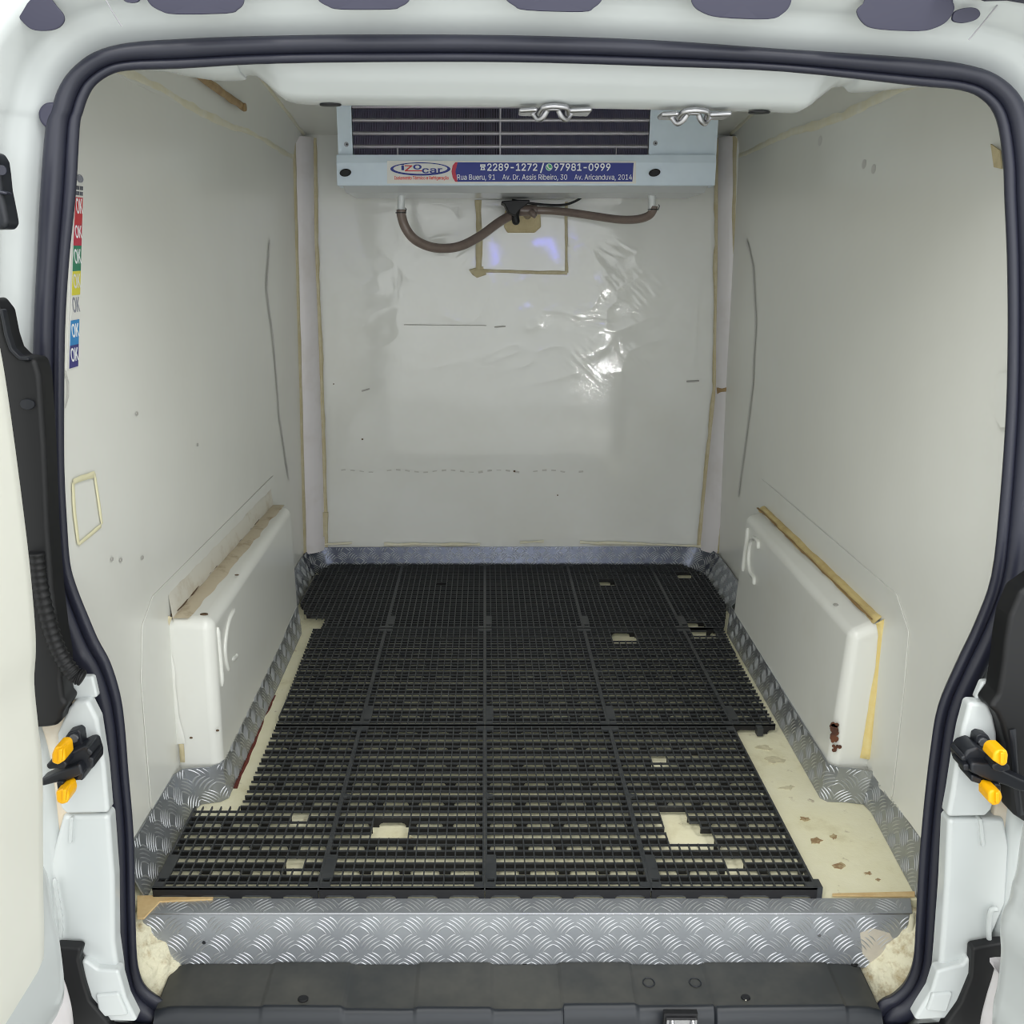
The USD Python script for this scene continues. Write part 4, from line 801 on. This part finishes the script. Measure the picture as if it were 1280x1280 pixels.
rows = []
for x in xs3:
    u = (x - sx0) / (sx1 - sx0); inset = 0
    f = front_edge(x); z0 = zs_ + sill_z(x); e = min(u, 1 - u) * (sx1 - sx0)
    dr = .006 * math.exp(-e / .008)
    rows.append([(x, 1.1805, z0 - .02), (x, 1.1800, z0 - dr), (x, 1.176, z0 + .0012 - dr), (x, 1.14, z0 - .001 - dr), (x, f + .012, z0 - .003 - dr), (x, f + .005, z0 - .0035 - dr)])
sm = grid(np.array(rows)[::-1]); obj('top', sm, M['sill'], sc, 30)
rows = []
for x in xs3:
    f = front_edge(x); z0 = zs_ + sill_z(x); u = min((x - sx0), (sx1 - x)); dr = .006 * math.exp(-u / .008)
    rows.append([(x, f + .0055, z0 - .0034 - dr), (x, f + .003, z0 - .002 - dr), (x, f - .001, z0 - .003 - dr), (x, f - .005, z0 - .008 - dr), (x, f - .010, z0 - .02), (x, f - .014, z0 - .05), (x, f - .016, z0 - .11)])
obj('front_roll', grid(np.array(rows)[::-1]), M['sill_dark'], sc, 40)
for sgn, xe in ((-1, sx0), (1, sx1)):
    q = [(xe, 1.178, zs_ - .005), (xe, 1.10, zs_ - .008), (xe + sgn * .002, 1.098, zs_ - .012)]
    Pq = np.array([[(xe, 1.180, zs_ - .004), (xe, 1.14, zs_ - .006), (xe, 1.098, zs_ - .010)], [(xe + sgn * .012, 1.180, zs_ - .05), (xe + sgn * .012, 1.14, zs_ - .05), (xe + sgn * .016, 1.092, zs_ - .06)]])
    obj('end_face', grid(Pq if sgn > 0 else Pq[::-1]), M['sill'], sc, True)
for px, py in ((811, 1226), (869, 1226)):
    p = at(px, py, z=zs_ + .0022); a = np.linspace(0, 2 * np.pi, 21)
    obj('round_blank', tube(np.c_[p[0] + .0085 * np.cos(a), p[1] + .0085 * np.sin(a), np.full(21, zs_ + sill_z(p[0]) + .0004)], .0009, 6, False), M['sill_dark'], sc, True)
    obj('round_blank', disc((p[0], p[1], zs_ + sill_z(p[0]) - .001), (0, 0, 1), .0075, .0075, .0006), M['sill'], sc)
for px, py, r in ((379, 1250, .0075), (932, 1248, .0065), (253, 1203, .006), (657, 1206, .005), (1068, 1204, .0055)):
    p = at(px, py, z=zs_); obj('screw_hole', disc((p[0], p[1], zs_ + sill_z(p[0]) - .0022), (0, 0, 1), r, r * .8, .0024), M['black_lo'], sc)
obj('foam_crumb', disc((at(932, 1250, z=zs_)[0], at(932, 1250, z=zs_)[1], zs_ + .0006), (0, 0, 1), .0022, .0025, .002, seg=7), M['sealant_pale'], sc)
ls = thing('lock_striker', 'steel door lock striker in the notch at the bottom of the sill', 'lock striker')
p0, p1 = at(829, 1262, y=1.082), at(868, 1262, y=1.082)
obj('pocket', bx(p0[0] - .001, p1[0] + .002, 1.070, 1.078, -.20, p0[2] + .0045), M['black_lo'], ls)
obj('plate', bx(p0[0] + .002, p1[0], 1.064, 1.069, -.20, p0[2] - .001), M['steel'], ls)
for x in (p0[0] + .009, p1[0] - .006): obj('loop', tube([(x, 1.062, -.2), (x, 1.060, p0[2] - .006), (x, 1.064, p0[2] - .001)], .0032, 8), M['steel'], ls, True)

# ---------------------------------------------------------------- lock strikers under the header
def striker(cx, cy, flangeL, flangeR, label):
    t = thing('door_striker', label, 'lock striker', 'strikers')
    t.ClearCustomDataByKey('group')
    z = at(cx, cy, y=1.225)[2]; sc_ = at(cx + 1, cy, y=1.225)[0] - at(cx, cy, y=1.225)[0]
    X0 = at(cx, cy, y=1.225)[0]
    for x0_, x1_ in (flangeL, flangeR):
        a, b = X0 + (x0_ - cx) * sc_, X0 + (x1_ - cx) * sc_
        pl_ = hull([(a + .004, 1.212, z - .002), (a + .004, 1.238, z - .002), (b - .004, 1.205, z - .002), (b - .004, 1.242, z - .002)], .003, 10)
        obj('flange', pl_, M['steel'], t, 40)
    w = .0185
    pts = [(X0 - w - .008, 1.222, z - .001), (X0 - w - .003, 1.221, z - .006), (X0 - w + .002, 1.218, z - .0115), (X0 - w + .008, 1.213, z - .0085), (X0 - w + .012, 1.210, z - .002), (X0 - .005, 1.208, z - .0006), (X0 + .005, 1.208, z - .0006), (X0 + w - .012, 1.210, z - .002), (X0 + w - .008, 1.213, z - .0085), (X0 + w - .002, 1.218, z - .0115), (X0 + w + .003, 1.221, z - .006), (X0 + w + .008, 1.222, z - .001)]
    obj('loop', tube(catmull(pts, 6), .0032, 10), M['steel'], t, True)
    obj('cross_bar', tube(catmull([(X0 - w + .003, 1.216, z - .006), (X0 - w + .006, 1.206, z - .0005), (X0 - .004, 1.202, z + .0012), (X0 + .006, 1.202, z + .0012), (X0 + w - .002, 1.206, z - .0005), (X0 + w - .001, 1.216, z - .006)], 6), .0034, 10), M['steel'], t, True)
striker(690, 137.5, (647, 672), (708, 739), 'steel lock striker hooked under the header beam in front of the coil')
striker(863, 142.5, (823, 846), (882, 911), 'steel lock striker hooked under the header beam in front of the blank casing plate')

# ---------------------------------------------------------------- cooling unit
YU = 2.35
def onu(px, py, y=YU): return at(px, py, y=y)
cu = thing('cooling_unit', 'pale grey evaporator cooling unit with blue phone sticker under the roof', 'cooling unit')
ux0, ux1 = onu(421, 215)[0], onu(894.5, 215)[0]
zb_, zm, zt1 = onu(600, 231.5)[2], onu(600, 203.5)[2], at(600, 193.5, y=YU + .006)[2]
prof = [(YU, zb_), (YU, zm), (YU + .007, zt1), (YU + .035, zt1), (YU + .035, zb_ + .004), (YU + .06, zb_ + .002), (YU + .06, zb_ - .003), (YU + .004, zb_ - .001)]
obj('fascia', prism_x(prof, ux0, ux1), M['unit'], cu)
yc_ = YU + .022
cl, cr = at(440, 165, y=yc_)[0], at(812, 165, y=yc_)[0]
ztop = 1.268
obj('side_plate', bx(ux0 + .002, cl, yc_, yc_ + .004, zt1 - .01, ztop), M['unit'], cu)
obj('side_plate', bx(cr, ux1 + .004, yc_, yc_ + .004, zt1 - .01, ztop), M['unit'], cu)
obj('housing', [bx(ux0 + .002, ux0 + .006, yc_ + .004, 2.74, zb_ + .01, ztop), bx(ux1, ux1 + .004, yc_ + .004, 2.74, zb_ + .01, ztop), bx(ux0 + .002, ux1 + .004, yc_, 2.74, ztop, ztop + .004)], M['unit'], cu)
obj('coil_back', bx(cl, cr, yc_ + .055, yc_ + .06, zt1 - .01, ztop), M['black_lo'], cu)
fins = [bx(x - .0006, x + .0006, yc_ + .008, yc_ + .055, zt1 - .01, ztop) for x in np.arange(cl + .003, cr, .0040)]
obj('fin', fins, M['fin'], cu, kind='stuff')
for py in (133, 150, 166.5, 183):
    z = at(620, py, y=yc_ + .008)[2]
    obj('coil_tube', tube([(x, yc_ + .0125, z) for x in np.linspace(cl, cr, 12)], .0044, 8), M['tube'], cu, True)
    obj('fin_collar', [T3.creation.cylinder(.0058, .0014, sections=8, transform=frame([x, yc_ + .0115, z], [0, 1, 0], [0, 0, 1], [1, 0, 0])) for x in np.arange(cl + .003, cr - .002, .0040)], M['tube'], cu, kind='stuff')
obj('coil_bracket', bx(onu(625.5, 165)[0] - .0018, onu(625.5, 165)[0] + .0018, yc_ + .003, yc_ + .009, zt1 - .004, ztop), M['tube'], cu)
for px, z0, z1 in ((496, 184, 194), (772, 184, 194)):
    x = onu(px, 190)[0]; obj('coil_bracket', bx(x - .001, x + .001, yc_ + .002, yc_ + .006, zt1 - .004, at(px, z0, y=yc_)[2]), M['tube'], cu)
tray = [(YU + .012, zb_ - .001), (YU + .055, zb_ - .014), (2.60, 1.072), (2.735, 1.085), (2.735, 1.10), (YU + .03, zb_ + .006)]
obj('drip_tray', prism_x(tray, ux0 + .012, ux1 - .012), M['tray'], cu)
for px, py in ((432, 216), (818, 216)):
    obj('screw_cap', disc(onu(px, py), (0, -1, 0), .0135, .0085, .006, ux=(1, 0, .18), taper=.8), M['black_lo'], cu, label='black oval screw cap')
for px, py in ((433, 180.5), (819, 179)):
    obj('screw', disc(at(px, py, y=yc_), (0, -1, 0), .0055, .0055, .003, seg=12), M['bolt'], cu)
    obj('screw_recess', disc(at(px + .6, py, y=yc_ - .003), (0, -1, 0), .0022, .0022, .0005, seg=8), M['black_lo'], cu)
# the sticker: logo, phone numbers and addresses
stk = obj('sticker', prism_y([(p[0], p[2]) for p in (onu(484, 201), onu(795, 201.5), onu(795, 229.5), onu(484, 229.5))], YU - .0006, YU + .0005), INK['paper'], cu, label='white and blue sticker with telephone numbers')
def ulet(px, py, dz=.0011): return frame(at(px, py, y=YU - dz + .0), [1, 0, 0], [0, 0, 1], [0, -1, 0])
upx = lambda a, b: onu(b, 215)[0] - onu(a, 215)[0]
vpx = lambda a, b: onu(600, a)[2] - onu(600, b)[2]
bluep = [onu(*q) for q in ((570.5, 203), (792, 203.5), (790.5, 227), (571, 227.2), (567.5, 222), (566, 214.5), (567.5, 207))]
redp = [onu(*q) for q in ((569, 203), (572, 203), (569.3, 214.5), (572, 227.2), (569, 227.2), (565.8, 222), (564.4, 214.5), (565.8, 207))]
obj('blue_panel', prism_y([(p[0], p[2]) for p in bluep], YU - .0010, YU), INK['blue'], stk)
obj('red_edge', prism_y([(p[0], p[2]) for p in redp], YU - .0013, YU), INK['crimson'], stk)
def put(name, s, px0, px1, pbase, h_px, ink, bold=False, parent=None, dz=.0011):
    obj(name, text(s, vpx(pbase - h_px, pbase), ulet(px0, pbase, dz), .0003, bold, upx(px0, px1)), INK[ink], parent)
put('lettering', '2289-1272', 609, 671.5, 213.2, 8.6, 'white', True, stk); put('lettering', '/', 675, 680, 214.5, 10, 'white', True, stk); put('lettering', '97981-0999', 692.5, 763, 213.2, 8.6, 'white', True, stk)
put('lettering', 'Rua Bueru, 91', 571.5, 619, 224.6, 6.6, 'white', False, stk); put('lettering', 'Av. Dr. Assis Ribeiro, 30', 628, 709, 224.6, 6.6, 'white', False, stk); put('lettering', 'Av. Aricanduva, 2014', 718, 790, 224.6, 6.6, 'white', False, stk)
c = onu(686.3, 209); ring_ = Point(0, 0).buffer(.0085).difference(Point(0, 0).buffer(.0064))
obj('phone_sign', extr(Point(0, 0).buffer(.0082), .0004, frame([c[0], YU - .0010, c[2]], [1, 0, 0], [0, 0, 1], [0, -1, 0])), INK['leaf'], stk)
hand = LineString([(-.0035, .0032), (-.0030, .0), (0, -.0028), (.0035, -.0034)]).buffer(.0011).union(Point(-.0034, .0028).buffer(.0017)).union(Point(.0031, -.0031).buffer(.0017)).union(Point(0, 0).buffer(.0076).difference(Point(0, 0).buffer(.0064)))
obj('phone_sign', extr(hand, .0003, frame([c[0], YU - .00145, c[2]], [1, 0, 0], [0, 0, 1], [0, -1, 0])), INK['white'], stk)
c = onu(603.5, 209); tel = sbox(-.0062, .0030, .0062, .0062).union(sbox(-.0062, .0006, -.0030, .004)).union(sbox(.0030, .0006, .0062, .004)).union(Polygon([(-.0030, .0018), (.0030, .0018), (.0058, -.0066), (-.0058, -.0066)]).difference(Point(0, -.0028).buffer(.0019)))
obj('phone_sign', extr(tel, .0003, frame([c[0], YU - .0011, c[2]], [1, 0, 0], [0, 0, 1], [0, -1, 0])), INK['white'], stk)
c = onu(525.5, 211.3); rx, rz = upx(488, 563) / 2, vpx(203, 219.5) / 2
el = affinity.scale(Point(0, 0).buffer(1, quad_segs=24), rx, rz); inner = affinity.translate(affinity.scale(Point(0, 0).buffer(1, quad_segs=24), rx * .90, rz * .80), 0, rz * .07)
obj('logo', extr(el.difference(inner), .0004, frame([c[0], YU - .0010, c[2]], [1, 0, 0], [0, 0, 1], [0, -1, 0])), INK['blue'], stk)
put('lettering', 'i', 501.5, 505.5, 212.6, 7.2, 'blue', True, stk); put('lettering', 'Z', 506, 515.5, 214, 7.2, 'red', True, stk); put('lettering', 'o', 516.5, 527, 211.5, 7.6, 'blue', True, stk)
put('lettering', 'car', 527.5, 553, 216.2, 7.6, 'blue', True, stk)
l0, l1 = onu(526, 209.6), onu(515, 214)
obj('logo', bx(onu(507, 213)[0], onu(529, 213)[0], YU - .0012, YU - .0005, onu(507, 214.2)[2], onu(507, 212.9)[2]), INK['red'], stk)
put('lettering', 'Isolamento Térmico e Refrigeração', 493, 561, 224.3, 4.0, 'orange', True, stk)
# drain spouts, fan motor
for sgn, px, py0, py1 in ((-1, 501, 238, 267), (1, 815, 236, 262)):
    y = 2.50; p = at(px, py1, y=y); X0 = p[0]
    pts = [(X0 - sgn * .004, y, 1.10), (X0 - sgn * .003, y, 1.075), (X0 - sgn * .001, y, p[2] + .02), (X0, y, p[2] - .002)]
    obj('drain_spout', tube(catmull(pts, 5), .0092, 12), M['white_pipe'], cu, True, label='white plastic drain spout')
fm = [at(*q, y=2.56) for q in ((611, 250), (735, 250), (728, 252), (662, 252.5), (650, 262), (644, 270), (636, 266), (630, 255), (618, 252))]
obj('fan_motor', rprism_y([(p[0], p[2]) for p in [at(610, 244, y=2.56)] + fm + [at(736, 244, y=2.56)]], 2.55, 2.66, .003), M['black_lo'], cu, 25, label='black fan motor under the tray')
cb = thing('cable', 'thin black cable sagging below the cooling unit tray', 'cable')
obj('wire', tube(catmull([at(*q, y=2.64) for q in ((640, 250), (662, 254), (690, 256.5), (708, 255.5), (722, 250), (730, 244))], 6), .0032, 8), M['black_lo'], cb, True)
hs = thing('drain_hose', 'brown vinyl drain hose looping below the cooling unit between two white spouts', 'hose')
hp = catmull([at(*q, y=yy) for q, yy in (((501.5, 262), 2.50), ((502, 270), 2.50), ((507, 285), 2.50), ((518, 299), 2.51), ((536, 308), 2.53), ((556, 310.5), 2.55), ((577, 307), 2.57), ((600, 295), 2.60), ((625, 277), 2.63), ((645, 266), 2.65), ((655, 263.5), 2.655), ((668, 262.5), 2.655))], 8)
obj('hose', tube(hp, .0120, 14), M['hose'], hs, True)
hp = catmull([at(*q, y=yy) for q, yy in (((668, 263), 2.655), ((690, 263.5), 2.65), ((715, 266), 2.63), ((745, 270.5), 2.60), ((775, 274.5), 2.56), ((797, 274), 2.53), ((811, 269.5), 2.51), ((816, 263), 2.50), ((817, 258), 2.50))], 8)
obj('hose', tube(hp, .0105, 14), M['hose'], hs, True)
tp_ = at(660, 263, y=2.655)
obj('tee_fitting', [tube([tp_ + [-.022, 0, -.001], tp_ + [-.02, 0, 0], tp_ + [.022, 0, 0], tp_ + [.024, 0, 0]], .0145, 12), tube([tp_ + [0, 0, 0], tp_ + [0, .03, -.004], tp_ + [.002, .085, -.012]], .011, 12)], M['hose'], hs, True)
p = at(644, 272, y=2.635); obj('plug', [tube([p + [.004, 0, .02], p + [.002, 0, .006]], .009, 10), hull([p + [0, 0, .003], p + [.002, 0, -.008]], .011, 12)][0:1], M['black_lo'], hs, True)
obj('plug', hull([p + [0, 0, .003], p + [.002, 0, -.009]], .0105, 14), M['black_lo'], hs, 60, label='black rubber plug hanging from the tee')
p = at(666, 269, y=2.64); obj('plug', tube([p + [-.006, 0, .012], p + [.002, -.002, .002], p + [.008, -.004, -.001]], .0085, 10), M['hose'], hs, True)
for px, py in ((501, 266), (816.5, 262)):
    p = at(px, py, y=2.50); a = np.linspace(0, 2 * np.pi, 17)
    obj('wire_clamp', tube(np.c_[p[0] + .0128 * np.cos(a), p[1] + .0128 * np.sin(a), np.full(17, p[2])], .0013, 6, False), M['black'], hs, True)
    obj('wire_clamp', tube(np.array([p + [.012, -.004, 0], p + [.0145, -.006, .008], p + [.012, -.006, .012]]), .0012, 6), M['black'], hs, True)

# ---------------------------------------------------------------- sticker strip on the left wall
sw = thing('sticker_strip', 'tall narrow strip of coloured OK stickers on the left wall by the seal', 'sticker')
def wz(py): return onl(95, py)[2]
def wy(t, py):
    a = onl(95.5 - (py - 218) * .036, py, .0012)[1]; b = onl(104.3 - (py - 218) * .0265, py, .0012)[1]; return a + (b - a) * t
ya, yb2 = np.mean([wy(0, p) for p in (250, 340, 450)]), np.mean([wy(1, p) for p in (250, 340, 450)])
def block(name, v0, v1, ink, e, t0=0., t1=1., label=None, par=sw):
    vs = np.linspace(v1, v0, 4)
    P = np.array([[[XL(wz(v)) + wav(wy(t, v), wz(v), 1) + e, wy(t, v), wz(v)] for v in vs] for t in (t0, t1)])
    return obj(name, slab(P, (-.0012, 0, 0)), INK[ink], par, label=label)
block('backing', 214, 460, 'paper', .0007, -.25, 1.06)
def okay(v0, v1, ink, par, s='OK', t0=.08, t1=.92, bold=True):
    z0 = wz(v1); h = wz(v0) - z0; y0 = wy(t0, (v0 + v1) / 2)
    m = meshkit.text_mesh(s, h, .0004, bold); w = wy(t1, (v0 + v1) / 2) - y0; m.apply_translation([-m.bounds[0][0], 0, 0]); m.apply_scale([w / m.bounds[1][0], 1, 1])
    m.vertices = [[XL(z0 + b_) + wav(y0 + a_, z0 + b_, 1) + .0014 + .5 * c_, y0 + a_, z0 + b_] for a_, b_, c_ in m.vertices]; obj('lettering', m, INK[ink], par)
for v0, v1, ink, t0, t1, tk, lab in ((246, 280, 'red', 248, 266, 'white', 'red sticker'), (280, 307, 'crimson', 282, 297, 'white', 'crimson sticker'), (307, 339, 'green', 312, 329, 'white', 'green sticker'), (339, 369, 'yellow', 343, 360, 'paper', 'yellow sticker'), (371, 399, 'paper', 372, 390, 'grey', 'white sticker'), (400, 431, 'sky', 405, 421, 'white', 'light blue sticker'), (431, 459, 'navy', 435, 451, 'white', 'dark blue sticker')):
    b = block('colour_block', v0, v1, ink, .0012, label=lab); okay(t0, t1, tk, b)
ya_, yb_ = wy(.05, 222), wy(.95, 222); zm_ = wz(222); el_ = affinity.scale(Point(0, 0).buffer(1), (yb_ - ya_) / 2, (wz(217) - wz(227)) / 2)
el_ = el_.difference(affinity.scale(el_, .78, .78)).union(sbox(-(yb_ - ya_) * .3, -.003, (yb_ - ya_) * .3, .003))
obj('logo', extr(el_, .0006, frame([XL(zm_) + wav(ya_, zm_, 1) + .0010, (ya_ + yb_) / 2, zm_], [0, 1, 0], [0, 0, 1], [1, 0, 0])), INK['grey'], sw, label='small grey emblem')
for v0, v1 in ((231.5, 236.5), (238.5, 243.5)):
    for t0_, t1_ in ((.02, .22), (.28, .46), (.56, .74), (.8, .98)): block('print_line', v0, v1, 'dark', .0012, t0_, t1_)
for k_, ((ax, ay), (bx_, by)) in enumerate((((668, 305), (691, 302)), ((692, 302), (698, 326)), ((611, 305), (617, 318)), ((617, 318), (618, 334)))):
    ym = 2 * (YB - .0065) + 3.0                                                # the mirror image of a lamp standing at y = -3
    a_, b_ = at(ax, ay, y=ym), at(bx_, by, y=ym); a_[1] = b_[1] = -3.0; c_ = (a_ + b_) / 2; d_ = b_ - a_; ln_ = np.linalg.norm(d_)
    l_ = UsdLux.RectLight.Define(stage, '/World/blue_tube_lamp' + ('' if not k_ else '_%03d' % k_)); l_.CreateWidthAttr(float(ln_)); l_.CreateHeightAttr(.035); l_.CreateIntensityAttr(30.0); l_.CreateColorAttr((.12, .12, 1.0))
    ux_ = d_ / ln_; zx_ = np.array([0, -1., 0]); uy_ = np.cross(zx_, ux_)       # a RectLight shines along its -z
    l_.AddTransformOp().Set(Gf.Matrix4d(*[float(v) for v in (*ux_, 0, *uy_, 0, *zx_, 0, *c_, 1)]))
stage.SetDefaultPrim(W.GetPrim())
